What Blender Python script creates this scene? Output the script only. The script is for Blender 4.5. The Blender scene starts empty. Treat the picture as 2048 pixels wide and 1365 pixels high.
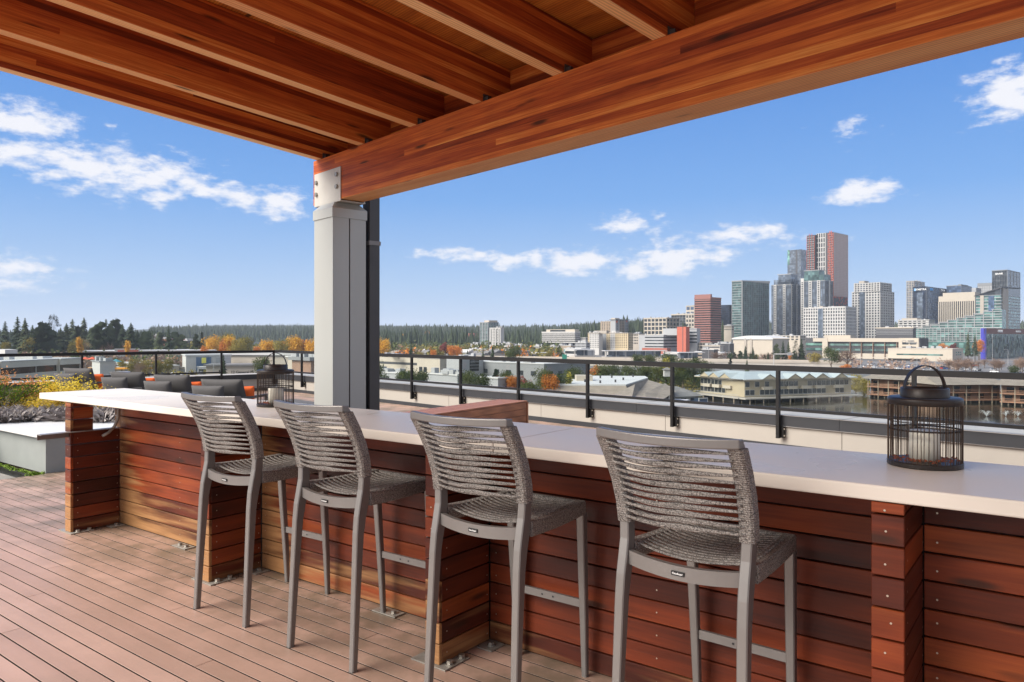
import bpy, bmesh, math, random
from mathutils import Vector, Matrix, noise
R=math.radians
RND=random.Random(7)
C=bpy.context.scene.collection
# ------------------------------------------------------------------ camera, world, sun, exposure
FPX=1480.0; CXP=1024.0; HOR=673.0; H=1.53       # focal length in photo px, principal column, horizon row, eye height over deck
cam_d=bpy.data.cameras.new('camera'); cam=bpy.data.objects.new('camera',cam_d); C.objects.link(cam)
cam.location=(0,0,H); cam.rotation_euler=(R(90),0,0)
cam_d.sensor_width=36.0; cam_d.lens=FPX/2048*36.0; cam_d.shift_y=-(682.5-HOR)/2048.0
cam_d.clip_start=0.05; cam_d.clip_end=30000
S=bpy.context.scene; S.camera=cam
S.view_settings.view_transform='Standard'; S.view_settings.look='None'; S.view_settings.gamma=1; S.view_settings.use_curve_mapping=False
S.view_settings.exposure=1.55
S.cycles.max_bounces=10; S.cycles.diffuse_bounces=6; S.cycles.glossy_bounces=4; S.cycles.transmission_bounces=8; S.cycles.transparent_max_bounces=16
S.cycles.use_denoising=True
SUN_EL=R(38); SUN_AZ=R(-112)                    # azimuth from +Y towards +X
def pxdir(x,y): return (math.atan2(x-CXP,FPX), math.atan2(HOR-y, math.hypot(FPX,x-CXP)))
def make_world():
    w=bpy.data.worlds.new('World'); S.world=w; w.use_nodes=True
    nt=w.node_tree; N=nt.nodes; L=nt.links; N.clear()
    out=N.new('ShaderNodeOutputWorld'); bg=N.new('ShaderNodeBackground'); sky=N.new('ShaderNodeTexSky')
    sky.sky_type='NISHITA'; sky.sun_disc=False; sky.sun_elevation=SUN_EL; sky.sun_rotation=SUN_AZ
    sky.altitude=60; sky.air_density=1.0; sky.dust_density=0.6; sky.ozone_density=2.2
    bg.inputs['Strength'].default_value=0.0495
    tc=N.new('ShaderNodeTexCoord'); sep=N.new('ShaderNodeSeparateXYZ'); L.new(tc.outputs['Generated'],sep.inputs[0])
    def M(op,a,b=None,c=None,clamp=False):
        n=N.new('ShaderNodeMath'); n.operation=op; n.use_clamp=clamp
        for i,v in enumerate((a,b,c)):
            if v is None: continue
            if isinstance(v,(int,float)): n.inputs[i].default_value=v
            else: L.new(v,n.inputs[i])
        return n.outputs[0]
    az=M('ARCTAN2',sep.outputs[0],sep.outputs[1]); el=M('ARCSINE',sep.outputs[2])
    comb=N.new('ShaderNodeCombineXYZ'); L.new(az,comb.inputs[0]); L.new(el,comb.inputs[1])
    n1=N.new('ShaderNodeTexNoise'); n1.inputs['Scale'].default_value=16; n1.inputs['Detail'].default_value=7; n1.inputs['Roughness'].default_value=0.62
    mp=N.new('ShaderNodeMapping'); mp.inputs['Scale'].default_value=(1,2.2,1); L.new(comb.outputs[0],mp.inputs[0]); L.new(mp.outputs[0],n1.inputs['Vector'])
    n1.inputs['Scale'].default_value=34; n1.inputs['Detail'].default_value=9
    nz=M('MULTIPLY',M('SUBTRACT',n1.outputs[0],0.5),2.6)
    wp=N.new('ShaderNodeTexNoise'); wp.inputs['Scale'].default_value=11; wp.inputs['Detail'].default_value=4; L.new(comb.outputs[0],wp.inputs['Vector'])
    wv=N.new('ShaderNodeVectorMath'); wv.operation='SUBTRACT'; L.new(wp.outputs['Color'],wv.inputs[0]); wv.inputs[1].default_value=(.5,.5,.5)
    wm=N.new('ShaderNodeVectorMath'); wm.operation='MULTIPLY'; L.new(wv.outputs[0],wm.inputs[0]); wm.inputs[1].default_value=(.045,.022,0)
    wa=N.new('ShaderNodeVectorMath'); wa.operation='ADD'; L.new(comb.outputs[0],wa.inputs[0]); L.new(wm.outputs[0],wa.inputs[1])
    blobs=[(45,245,110,34,1),(60,312,125,34,.85),(185,335,135,42,.9),(295,345,110,38,.95),(375,362,60,22,.9),(175,368,32,12,.8),
     (330,390,44,17,.9),(405,386,30,16,.8),(470,392,70,20,.95),(560,404,56,26,1),(30,540,110,22,.75),(30,576,100,12,.55),(212,249,9,6,.5),
     (920,512,75,12,.9),(1003,522,44,17,1),(1075,520,30,17,1),(1150,527,84,23,1.05),(1268,542,46,13,1),(1345,520,84,27,1.1),(1445,512,46,12,.8),
     (1250,446,60,17,1),(1325,460,26,10,.7),(1325,435,24,5,.6),(1475,471,90,17,1),(1560,472,34,11,.7),(1725,379,78,22,1.05),(1600,490,60,14,.5),
     (2030,185,85,48,1.1),(1705,260,50,15,.30)]
    acc=None
    for (x,y,rx,ry,st) in blobs:
        a,e=pxdir(x,y); a2,_=pxdir(x+rx,y); _,e2=pxdir(x,y-ry); ra=abs(a2-a)*1.4; re=abs(e2-e)*1.6
        v=N.new('ShaderNodeVectorMath'); v.operation='SUBTRACT'; L.new(wa.outputs[0],v.inputs[0]); v.inputs[1].default_value=(a,e,0)
        m=N.new('ShaderNodeVectorMath'); m.operation='MULTIPLY'; L.new(v.outputs[0],m.inputs[0]); m.inputs[1].default_value=(1/ra,1/re,0)
        ln=N.new('ShaderNodeVectorMath'); ln.operation='LENGTH'; L.new(m.outputs[0],ln.inputs[0])
        b=M('MULTIPLY',M('SUBTRACT',1.05,ln.outputs['Value']),st*1.02)
        acc=b if acc is None else M('MAXIMUM',acc,b)
    c1=M('MULTIPLY',M('ADD',acc,nz),M('GREATER_THAN',acc,-0.35))
    sm=N.new('ShaderNodeMapRange'); sm.interpolation_type='SMOOTHSTEP'; L.new(c1,sm.inputs[0])
    sm.inputs[1].default_value=0.10; sm.inputs[2].default_value=0.95; sm.inputs[3].default_value=0; sm.inputs[4].default_value=0.95
    # broken cloud cover over the rest of the sky (high up and behind), the soft light of the picture comes from it
    n2=N.new('ShaderNodeTexNoise'); n2.inputs['Scale'].default_value=2.6; n2.inputs['Detail'].default_value=8; n2.inputs['Roughness'].default_value=0.6
    mp2=N.new('ShaderNodeMapping'); mp2.inputs['Scale'].default_value=(1,1,2.0); L.new(tc.outputs['Generated'],mp2.inputs[0]); L.new(mp2.outputs[0],n2.inputs['Vector'])
    sm2=N.new('ShaderNodeMapRange'); sm2.interpolation_type='SMOOTHSTEP'; L.new(n2.outputs[0],sm2.inputs[0]); sm2.inputs[1].default_value=0.36; sm2.inputs[2].default_value=0.56
    # fades out of the view: angle from the +Y direction
    f=N.new('ShaderNodeMapRange'); f.interpolation_type='SMOOTHSTEP'; L.new(sep.outputs[1],f.inputs[0]); f.inputs[1].default_value=0.62; f.inputs[2].default_value=0.30
    f.inputs[3].default_value=0; f.inputs[4].default_value=1
    c2=M('MULTIPLY',sm2.outputs[0],f.outputs[0])
    cl=M('MAXIMUM',sm.outputs[0],c2,clamp=True)
    mix=N.new('ShaderNodeMix'); mix.data_type='RGBA'; L.new(cl,mix.inputs[0]); mix.inputs[7].default_value=(6.6,6.6,6.9,1)
    # clear-air gradient: the Nishita sky blended with pale blue air towards the horizon
    gr=N.new('ShaderNodeValToRGB'); eln=M('DIVIDE',el,1.0,clamp=True); L.new(eln,gr.inputs[0]); ge=gr.color_ramp.elements
    k=10.0
    for i,(p,c) in enumerate(((0,(3.5,4.55,6.1)),(.07,(2.65,4.0,6.1)),(.18,(1.22,2.85,5.9)),(.34,(.58,1.95,5.25)))):
        if i>1: ge.new(p)
    for i,(p,c) in enumerate(((0,(3.5,4.55,6.1)),(.07,(2.65,4.0,6.1)),(.18,(1.22,2.85,5.9)),(.34,(.58,1.95,5.25)))):
        ge[i].position=p; ge[i].color=(c[0]/k,c[1]/k,c[2]/k,1)
    sc=N.new('ShaderNodeVectorMath'); sc.operation='SCALE'; L.new(gr.outputs[0],sc.inputs[0]); sc.inputs['Scale'].default_value=k
    ms=N.new('ShaderNodeMix'); ms.data_type='RGBA'; ms.inputs[0].default_value=.94; L.new(sky.outputs[0],ms.inputs[6]); L.new(sc.outputs[0],ms.inputs[7]); L.new(ms.outputs[2],mix.inputs[6])
    L.new(mix.outputs[2],bg.inputs['Color']); L.new(bg.outputs[0],out.inputs['Surface'])
make_world()
sd=bpy.data.lights.new('sun','SUN'); sun=bpy.data.objects.new('sun',sd); C.objects.link(sun)
sd.energy=2.6; sd.angle=R(42); sd.color=(1.0,.94,.86)
sv=Vector((math.sin(SUN_AZ)*math.cos(SUN_EL),math.cos(SUN_AZ)*math.cos(SUN_EL),math.sin(SUN_EL)))
sun.rotation_euler=sv.to_track_quat('Z','Y').to_euler()

# ------------------------------------------------------------------ helpers
TB=Vector((.7994,-.6009,0)); NB=Vector((.6009,.7994,0)); RB=math.atan2(-.6009,.7994)      # bar frame
T1=Vector((.6804,-.7329,0)); N1=Vector((.7329,.6804,0)); R1=math.atan2(-.7329,.6804)      # building / city grid frame
def bar(s,d,z=0): return TB*s+NB*d+Vector((0,0,z))
def bld(s,d,z=0): return T1*s+N1*d+Vector((0,0,z))
def at(px,Y,z=0): return Vector(((px-CXP)/FPX*Y,Y,z))
def zy(py,Y): return H+(HOR-py)/FPX*Y
class MB:
    def __init__(s): s.v=[]; s.f=[]; s.m=[]; s.cur=0
    def add(s,vs,fs):
        n=len(s.v); s.v+= [tuple(v) for v in vs]; s.f+=[tuple(n+i for i in f) for f in fs]; s.m+=[s.cur]*len(fs); return s
    def box(s,x0,x1,y0,y1,z0,z1,M=None):
        vs=[(x0,y0,z0),(x1,y0,z0),(x1,y1,z0),(x0,y1,z0),(x0,y0,z1),(x1,y0,z1),(x1,y1,z1),(x0,y1,z1)]
        if M is not None: vs=[M@Vector(v) for v in vs]
        return s.add(vs,[(0,3,2,1),(4,5,6,7),(0,1,5,4),(1,2,6,5),(2,3,7,6),(3,0,4,7)])
    def cbox(s,x0,x1,y0,y1,z0,z1,c=.003):   # chamfered box
        vs=[];
        for sx,X in ((0,x0),(1,x1)):
            for sy,Y in ((0,y0),(1,y1)):
                for sz,Z in ((0,z0),(1,z1)):
                    dx=c if sx==0 else -c; dy=c if sy==0 else -c; dz=c if sz==0 else -c
                    vs+=[(X,Y+dy,Z+dz),(X+dx,Y,Z+dz),(X+dx,Y+dy,Z)]
        def i(sx,sy,sz,k): return ((sx*2+sy)*2+sz)*3+k
        fs=[]
        for sx in (0,1):
            q=[i(sx,0,0,0),i(sx,1,0,0),i(sx,1,1,0),i(sx,0,1,0)]; fs.append(q if sx else q[::-1])
        for sy in (0,1):
            q=[i(0,sy,0,1),i(1,sy,0,1),i(1,sy,1,1),i(0,sy,1,1)]; fs.append(q[::-1] if sy else q)
        for sz in (0,1):
            q=[i(0,0,sz,2),i(1,0,sz,2),i(1,1,sz,2),i(0,1,sz,2)]; fs.append(q if sz else q[::-1])
        for a in (0,1):
            for b in (0,1):
                fs.append([i(0,a,b,1),i(1,a,b,1),i(1,a,b,2),i(0,a,b,2)][::(1 if (a==b) else -1)])
                fs.append([i(a,0,b,0),i(a,1,b,0),i(a,1,b,2),i(a,0,b,2)][::(-1 if (a==b) else 1)])
                fs.append([i(a,b,0,0),i(a,b,1,0),i(a,b,1,1),i(a,b,0,1)][::(1 if (a==b) else -1)])
        for a in (0,1):
            for b in (0,1):
                for c_ in (0,1):
                    t=[i(a,b,c_,0),i(a,b,c_,1),i(a,b,c_,2)]; fs.append(t if (a+b+c_)%2 else t[::-1])
        return s.add(vs,fs)
    def sweep(s,pts,secs,closed=False,caps=True):   # pts: list of centres, secs: list of section point lists (already world offsets)
        n=len(secs[0]); vs=[]
        for p,sec in zip(pts,secs): vs+=[(p[0]+q[0],p[1]+q[1],p[2]+q[2]) for q in sec]
        fs=[]; m=len(pts)
        for k in range(m if closed else m-1):
            k2=(k+1)%m
            for j in range(n):
                j2=(j+1)%n; fs.append((k*n+j,k*n+j2,k2*n+j2,k2*n+j))
        if caps and not closed: fs.append(tuple(range(n))[::-1]); fs.append(tuple((m-1)*n+j for j in range(n)))
        return s.add(vs,fs)
    def tube(s,pts,r,n=8,caps=True,closed=False):
        pts=[Vector(p) for p in pts]; secs=[]
        for i,p in enumerate(pts):
            a=pts[i-1] if (i>0 or closed) else p; b=pts[(i+1)%len(pts)] if (i<len(pts)-1 or closed) else p
            t=(b-a).normalized(); u=t.cross(Vector((0,0,1)));
            if u.length<.05: u=t.cross(Vector((1,0,0)))
            u.normalize(); w=u.cross(t); rr=r[i] if isinstance(r,(list,tuple)) else r
            secs.append([u*math.cos(2*math.pi*k/n)*rr+w*math.sin(2*math.pi*k/n)*rr for k in range(n)])
        return s.sweep(pts,secs,closed,caps)
    def lathe(s,prof,n=32,c=(0,0,0)):
        vs=[]; fs=[]; m=len(prof)
        for k in range(n):
            a=2*math.pi*k/n
            vs+=[(c[0]+r*math.cos(a),c[1]+r*math.sin(a),c[2]+z) for r,z in prof]
        for k in range(n):
            k2=(k+1)%n
            for j in range(m-1): fs.append((k*m+j,k2*m+j,k2*m+j+1,k*m+j+1))
        return s.add(vs,fs)
    def poly(s,pts,z0,z1):   # prism from a counter-clockwise outline
        n=len(pts); vs=[(p[0],p[1],z0) for p in pts]+[(p[0],p[1],z1) for p in pts]
        return s.add(vs,[tuple(range(n))[::-1],tuple(range(n,2*n))]+[(i,(i+1)%n,n+(i+1)%n,n+i) for i in range(n)])
    def mesh(s,name,mats,smooth=False):
        me=bpy.data.meshes.new(name); me.from_pydata(s.v,[],s.f)
        for m in (mats if isinstance(mats,(list,tuple)) else [mats]): me.materials.append(m)
        if isinstance(mats,(list,tuple)) and len(mats)>1: me.polygons.foreach_set('material_index',s.m)
        if smooth: me.polygons.foreach_set('use_smooth',[True]*len(me.polygons))
        me.update(); return me
def ob(name,me,parent=None,loc=(0,0,0),rz=0,**kw):
    o=bpy.data.objects.new(name,me); C.objects.link(o); o.location=loc
    if isinstance(rz,(tuple,list)): o.rotation_euler=rz
    else: o.rotation_euler=(0,0,rz)
    if parent: o.parent=parent
    for k,v in kw.items(): o[k]=v
    return o
def part(name,mb,mat,parent,smooth=False,loc=(0,0,0),rz=0,**kw): return ob(name,mb.mesh(name,mat,smooth),parent,loc,rz,**kw)
def thing(name,label,cat,loc=(0,0,0),rz=0,group=None,me=None):
    o=ob(name,me,None,loc,rz,label=label,category=cat)
    if group: o['group']=group
    return o
def bevel(o,w=.004,seg=2):
    m=o.modifiers.new('bevel','BEVEL'); m.width=w; m.segments=seg; m.limit_method='ANGLE'; return o
def copy_tree(o,loc=None,rz=None,label=None,group=None,parent=None):
    c=o.copy(); C.objects.link(c); c.parent=parent
    if loc is not None: c.location=loc
    if rz is not None: c.rotation_euler=(0,0,rz)
    if label: c['label']=label
    if group: c['group']=group
    for ch in list(KIDS.get(o.name,[])): copy_tree(ch,parent=c)
    return c
KIDS={}
def index_kids():
    KIDS.clear()
    for o in C.objects:
        if o.parent: KIDS.setdefault(o.parent.name,[]).append(o)
def text_mesh(name,body,size,mat,parent,loc,rot,extrude=.0,align='CENTER',xs=1.0,bold=0):
    cu=bpy.data.curves.new(name,'FONT'); cu.body=body; cu.size=size; cu.extrude=extrude; cu.align_x=align; cu.align_y='CENTER'; cu.offset=bold
    t=bpy.data.objects.new(name+'_src',cu); C.objects.link(t)
    dg=bpy.context.evaluated_depsgraph_get(); me=bpy.data.meshes.new_from_object(t.evaluated_get(dg)); bpy.data.objects.remove(t)
    me.materials.clear(); me.materials.append(mat); me.name=name
    o=ob(name,me,parent,loc); o.rotation_euler=rot; o.scale=(xs,1,1); return o
# ------------------------------------------------------------------ materials
def mat(name,col,rough=.6,metal=0,var=0.0,scale=3.0,bump=0,bscale=40,stretch=(1,1,1),spec=.5,rand=0,detail=4,coord='Object'):
    m=bpy.data.materials.new(name); m.use_nodes=True; nt=m.node_tree; N=nt.nodes; L=nt.links; b=N['Principled BSDF']
    b.inputs['Base Color'].default_value=(*col,1); b.inputs['Roughness'].default_value=rough; b.inputs['Metallic'].default_value=metal
    b.inputs['Specular IOR Level'].default_value=spec
    if var or bump or rand:
        tc=N.new('ShaderNodeTexCoord'); mp=N.new('ShaderNodeMapping'); mp.inputs['Scale'].default_value=stretch; L.new(tc.outputs[coord],mp.inputs[0])
        src=mp.outputs[0]
    if var or rand:
        n=N.new('ShaderNodeTexNoise'); n.inputs['Scale'].default_value=scale; n.inputs['Detail'].default_value=detail; n.inputs['Roughness'].default_value=.6; L.new(src,n.inputs['Vector'])
        mr=N.new('ShaderNodeMapRange'); L.new(n.outputs[0],mr.inputs[0]); mr.inputs[1].default_value=.25; mr.inputs[2].default_value=.75; mr.inputs[3].default_value=1-var; mr.inputs[4].default_value=1+var
        v=mr.outputs[0]
        if rand:
            oi=N.new('ShaderNodeObjectInfo'); r=N.new('ShaderNodeMapRange'); L.new(oi.outputs['Random'],r.inputs[0]); r.inputs[3].default_value=1-rand; r.inputs[4].default_value=1+rand
            mu=N.new('ShaderNodeMath'); mu.operation='MULTIPLY'; L.new(v,mu.inputs[0]); L.new(r.outputs[0],mu.inputs[1]); v=mu.outputs[0]
        hs=N.new('ShaderNodeHueSaturation'); hs.inputs['Color'].default_value=(*col,1); L.new(v,hs.inputs['Value']); L.new(hs.outputs[0],b.inputs['Base Color'])
    if bump:
        n2=N.new('ShaderNodeTexNoise'); n2.inputs['Scale'].default_value=bscale; n2.inputs['Detail'].default_value=3; L.new(src,n2.inputs['Vector'])
        bp=N.new('ShaderNodeBump'); bp.inputs['Strength'].default_value=bump; bp.inputs['Distance'].default_value=.01; L.new(n2.outputs[0],bp.inputs['Height']); L.new(bp.outputs[0],b.inputs['Normal'])
    return m
def wood(name,stops,rough=.38,grain=(1.2,48,48),gscale=2.2,wear_col=(.36,.19,.08),lam=0,knots=True,gl=.45,spec=.5,grime=False,rings=.5):
    """stops: colour ramp picked by a random value per object (or per lamination); 'wear' and 'endwear' object attributes bleach it"""
    m=bpy.data.materials.new(name); m.use_nodes=True; nt=m.node_tree; N=nt.nodes; L=nt.links; b=N['Principled BSDF']
    def n_(t,**k):
        x=N.new(t)
        for a,v in k.items(): setattr(x,a,v)
        return x
    def M(op,a,b_=None,clamp=False):
        n=N.new('ShaderNodeMath'); n.operation=op; n.use_clamp=clamp
        for i,v in enumerate((a,b_)):
            if v is None: continue
            if isinstance(v,(int,float)): n.inputs[i].default_value=v
            else: L.new(v,n.inputs[i])
        return n.outputs[0]
    tc=n_('ShaderNodeTexCoord'); oi=n_('ShaderNodeObjectInfo')
    off=n_('ShaderNodeVectorMath',operation='SCALE'); off.inputs[0].default_value=(37.0,11.3,5.7); L.new(oi.outputs['Random'],off.inputs['Scale'])
    ad=n_('ShaderNodeVectorMath',operation='ADD'); L.new(tc.outputs['Object'],ad.inputs[0]); L.new(off.outputs[0],ad.inputs[1])
    sep=n_('ShaderNodeSeparateXYZ'); L.new(tc.outputs['Object'],sep.inputs[0])
    if lam:
        k=M('FLOOR',M('DIVIDE',sep.outputs[2],lam)); seg=M('FLOOR',M('ADD',M('MULTIPLY',sep.outputs[0],.11),M('MULTIPLY',k,.37)))
        cb=n_('ShaderNodeCombineXYZ'); L.new(k,cb.inputs[0]); L.new(seg,cb.inputs[1]); L.new(oi.outputs['Random'],cb.inputs[2])
        wn=n_('ShaderNodeTexWhiteNoise'); L.new(cb.outputs[0],wn.inputs['Vector']); base=wn.outputs['Value']
        o2=n_('ShaderNodeVectorMath',operation='SCALE'); o2.inputs[0].default_value=(13.0,0,0); L.new(wn.outputs['Value'],o2.inputs['Scale'])
        a2=n_('ShaderNodeVectorMath',operation='ADD'); L.new(ad.outputs[0],a2.inputs[0]); L.new(o2.outputs[0],a2.inputs[1]); vec=a2.outputs[0]
    else: base=oi.outputs['Random']; vec=ad.outputs[0]
    mp=n_('ShaderNodeMapping'); mp.inputs['Scale'].default_value=grain; L.new(vec,mp.inputs[0])
    g=n_('ShaderNodeTexNoise'); g.inputs['Scale'].default_value=gscale; g.inputs['Detail'].default_value=7; g.inputs['Roughness'].default_value=.65; g.inputs['Distortion'].default_value=.12; L.new(mp.outputs[0],g.inputs['Vector'])
    mpb=n_('ShaderNodeMapping'); mpb.inputs['Scale'].default_value=(.55,8,8); L.new(vec,mpb.inputs[0])
    big=n_('ShaderNodeTexNoise'); big.inputs['Scale'].default_value=1.1; big.inputs['Detail'].default_value=4; big.inputs['Distortion'].default_value=.25; L.new(mpb.outputs[0],big.inputs['Vector'])
    sel=M('ADD',M('ADD',M('MULTIPLY',base,.66),M('MULTIPLY',M('SUBTRACT',g.outputs[0],.5),gl)),M('MULTIPLY',M('SUBTRACT',big.outputs[0],.4),.8),clamp=True)
    cr=n_('ShaderNodeValToRGB'); L.new(sel,cr.inputs[0]); e=cr.color_ramp.elements
    while len(e)<len(stops): e.new(.5)
    for i,(p,c) in enumerate(stops): e[i].position=p; e[i].color=(*c,1)
    col=cr.outputs[0]
    # growth-ring lines
    wv=n_('ShaderNodeTexWave',wave_type='RINGS',rings_direction='Z'); wv.inputs['Scale'].default_value=7; wv.inputs['Distortion'].default_value=3.5; wv.inputs['Detail'].default_value=3; wv.inputs['Detail Scale'].default_value=1.4
    mpw=n_('ShaderNodeMapping'); mpw.inputs['Scale'].default_value=(.25,2.6,2.6); L.new(vec,mpw.inputs[0]); L.new(mpw.outputs[0],wv.inputs['Vector'])
    mx=n_('ShaderNodeMix',data_type='RGBA',blend_type='MULTIPLY'); mx.inputs[0].default_value=rings; L.new(col,mx.inputs[6])
    cw=n_('ShaderNodeMapRange'); L.new(wv.outputs[0],cw.inputs[0]); cw.inputs[3].default_value=.50; cw.inputs[4].default_value=1.18
    cc=n_('ShaderNodeCombineColor'); [L.new(cw.outputs[0],cc.inputs[i]) for i in range(3)]; L.new(cc.outputs[0],mx.inputs[7]); col=mx.outputs[2]
    if knots:
        mk=n_('ShaderNodeMapping'); mk.inputs['Scale'].default_value=(1.1,5,5); L.new(vec,mk.inputs[0])
        vo=n_('ShaderNodeTexVoronoi'); vo.inputs['Scale'].default_value=1.7; L.new(mk.outputs[0],vo.inputs['Vector'])
        kr=n_('ShaderNodeMapRange',interpolation_type='SMOOTHSTEP'); L.new(vo.outputs['Distance'],kr.inputs[0]); kr.inputs[1].default_value=.06; kr.inputs[2].default_value=.19; kr.inputs[3].default_value=.85; kr.inputs[4].default_value=0
        mk2=n_('ShaderNodeMix',data_type='RGBA'); L.new(kr.outputs[0],mk2.inputs[0]); L.new(col,mk2.inputs[6]); mk2.inputs[7].default_value=(.035,.012,.006,1); col=mk2.outputs[2]
    if wear_col:
        wa=n_('ShaderNodeAttribute',attribute_type='OBJECT',attribute_name='wear'); we=n_('ShaderNodeAttribute',attribute_type='OBJECT',attribute_name='endwear')
        ramp=n_('ShaderNodeMapRange'); L.new(sep.outputs[0],ramp.inputs[0]); ramp.inputs[1].default_value=.0; ramp.inputs[2].default_value=.42; ramp.inputs[3].default_value=1; ramp.inputs[4].default_value=0
        wsum=M('ADD',wa.outputs['Fac'],M('MULTIPLY',we.outputs['Fac'],ramp.outputs[0]))
        wn2=n_('ShaderNodeTexNoise'); wn2.inputs['Scale'].default_value=2.5; wn2.inputs['Detail'].default_value=5; L.new(mpb.outputs[0],wn2.inputs['Vector'])
        wf=n_('ShaderNodeMapRange',interpolation_type='SMOOTHSTEP'); L.new(M('ADD',wsum,M('MULTIPLY',M('SUBTRACT',wn2.outputs[0],.5),1.3)),wf.inputs[0]); wf.inputs[1].default_value=.25; wf.inputs[2].default_value=.75; wf.inputs[4].default_value=.9
        wm=n_('ShaderNodeMix',data_type='RGBA'); L.new(M('MULTIPLY',wf.outputs[0],M('GREATER_THAN',wsum,.02)),wm.inputs[0]); L.new(col,wm.inputs[6])
        wc=n_('ShaderNodeMix',data_type='RGBA'); L.new(g.outputs[0],wc.inputs[0]); wc.inputs[6].default_value=(wear_col[0]*.45,wear_col[1]*.4,wear_col[2]*.35,1); wc.inputs[7].default_value=(*[min(.9,c*1.5) for c in wear_col],1)
        L.new(wc.outputs[2],wm.inputs[7]); col=wm.outputs[2]
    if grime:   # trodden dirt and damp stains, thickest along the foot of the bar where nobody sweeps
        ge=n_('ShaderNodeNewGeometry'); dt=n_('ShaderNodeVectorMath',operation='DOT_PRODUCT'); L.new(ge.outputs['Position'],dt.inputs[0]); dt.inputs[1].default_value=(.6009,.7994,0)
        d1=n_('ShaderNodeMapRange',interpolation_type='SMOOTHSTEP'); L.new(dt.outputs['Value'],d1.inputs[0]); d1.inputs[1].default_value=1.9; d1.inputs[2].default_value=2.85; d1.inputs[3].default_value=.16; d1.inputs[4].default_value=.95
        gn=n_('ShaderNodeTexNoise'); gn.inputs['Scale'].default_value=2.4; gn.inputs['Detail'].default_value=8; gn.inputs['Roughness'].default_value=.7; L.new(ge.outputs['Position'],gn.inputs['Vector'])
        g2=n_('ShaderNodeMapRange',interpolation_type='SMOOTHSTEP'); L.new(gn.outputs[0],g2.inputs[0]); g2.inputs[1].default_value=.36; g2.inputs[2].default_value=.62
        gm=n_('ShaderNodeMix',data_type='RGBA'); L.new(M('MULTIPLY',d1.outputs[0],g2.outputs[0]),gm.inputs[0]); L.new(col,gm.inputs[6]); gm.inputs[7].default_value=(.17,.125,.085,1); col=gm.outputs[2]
    L.new(col,b.inputs['Base Color']); b.inputs['Specular IOR Level'].default_value=spec
    rr=n_('ShaderNodeMapRange'); L.new(g.outputs[0],rr.inputs[0]); rr.inputs[3].default_value=rough-.08; rr.inputs[4].default_value=rough+.15; L.new(rr.outputs[0],b.inputs['Roughness'])
    bp=n_('ShaderNodeBump'); bp.inputs['Strength'].default_value=.25; bp.inputs['Distance'].default_value=.002; L.new(g.outputs[0],bp.inputs['Height']); L.new(bp.outputs[0],b.inputs['Normal'])
    return m
IPE=wood('ipe_wood',[(0,(.030,.006,.004)),(.3,(.085,.016,.007)),(.62,(.19,.034,.010)),(1,(.37,.090,.021))],rough=.42,spec=.3)
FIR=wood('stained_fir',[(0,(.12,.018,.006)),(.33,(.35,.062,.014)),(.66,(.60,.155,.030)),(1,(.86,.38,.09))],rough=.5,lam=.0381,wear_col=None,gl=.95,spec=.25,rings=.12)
FIR_BOUNCE=wood('bounce_lit_fir',[(0,(.66,.27,.10)),(.5,(.84,.46,.20)),(1,(.92,.62,.34))],spec=.25,rough=.5,wear_col=None)  # paler copy of the fir, light bounced off the deck painted into its colour
PLY=wood('plywood',[(0,(.24,.05,.010)),(.5,(.55,.17,.028)),(1,(.85,.36,.06))],rough=.6,spec=.25,grain=(.9,5,5),wear_col=None,knots=True,gl=.8)
DECKM=wood('composite_decking',[(0,(.35,.22,.165)),(.5,(.43,.275,.212)),(1,(.51,.335,.262))],rough=.42,grime=True,rings=0,wear_col=None,knots=False,gl=.12,grain=(.5,30,30))
COMPO=wood('brown_composite',[(0,(.26,.10,.05)),(.5,(.30,.12,.06)),(1,(.34,.145,.07))],rough=.5,wear_col=None,knots=False,gl=.1,grain=(.5,30,30))
STEEL=mat('brushed_steel',(.62,.61,.59),.28,1.0,var=.05,scale=4,stretch=(.4,14,14),bump=.03,bscale=60)
def steel_top():
    m=bpy.data.materials.new('brushed_stainless_top'); m.use_nodes=True; nt=m.node_tree; N=nt.nodes; L=nt.links; b=N['Principled BSDF']
    b.inputs['Metallic'].default_value=0; b.inputs['Specular IOR Level'].default_value=.09
    tc=N.new('ShaderNodeTexCoord'); mp=N.new('ShaderNodeMapping'); mp.inputs['Scale'].default_value=(.5,60,60); L.new(tc.outputs['Object'],mp.inputs[0])
    n=N.new('ShaderNodeTexNoise'); n.inputs['Scale'].default_value=4; n.inputs['Detail'].default_value=4; L.new(mp.outputs[0],n.inputs['Vector'])
    n2=N.new('ShaderNodeTexNoise'); n2.inputs['Scale'].default_value=2.2; n2.inputs['Detail'].default_value=2.5; n2.inputs['Roughness'].default_value=.5; L.new(tc.outputs['Object'],n2.inputs['Vector'])
    mr=N.new('ShaderNodeMapRange'); L.new(n2.outputs[0],mr.inputs[0]); mr.inputs[1].default_value=.35; mr.inputs[2].default_value=.7; mr.inputs[3].default_value=.24; mr.inputs[4].default_value=.42
    L.new(mr.outputs[0],b.inputs['Roughness'])
    cr=N.new('ShaderNodeValToRGB'); cr.color_ramp.elements[0].color=(.62,.565,.49,1); cr.color_ramp.elements[1].color=(.74,.675,.59,1); cr.color_ramp.elements[0].position=.25; cr.color_ramp.elements[1].position=.75
    L.new(n2.outputs[0],cr.inputs[0]); L.new(cr.outputs[0],b.inputs['Base Color'])
    bp=N.new('ShaderNodeBump'); bp.inputs['Strength'].default_value=.06; bp.inputs['Distance'].default_value=.001; L.new(n.outputs[0],bp.inputs['Height']); L.new(bp.outputs[0],b.inputs['Normal'])
    return m
STEELTOP=steel_top()
GALV=mat('galvanised_steel',(.36,.34,.30),.55,.6,var=.25,scale=18)
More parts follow.
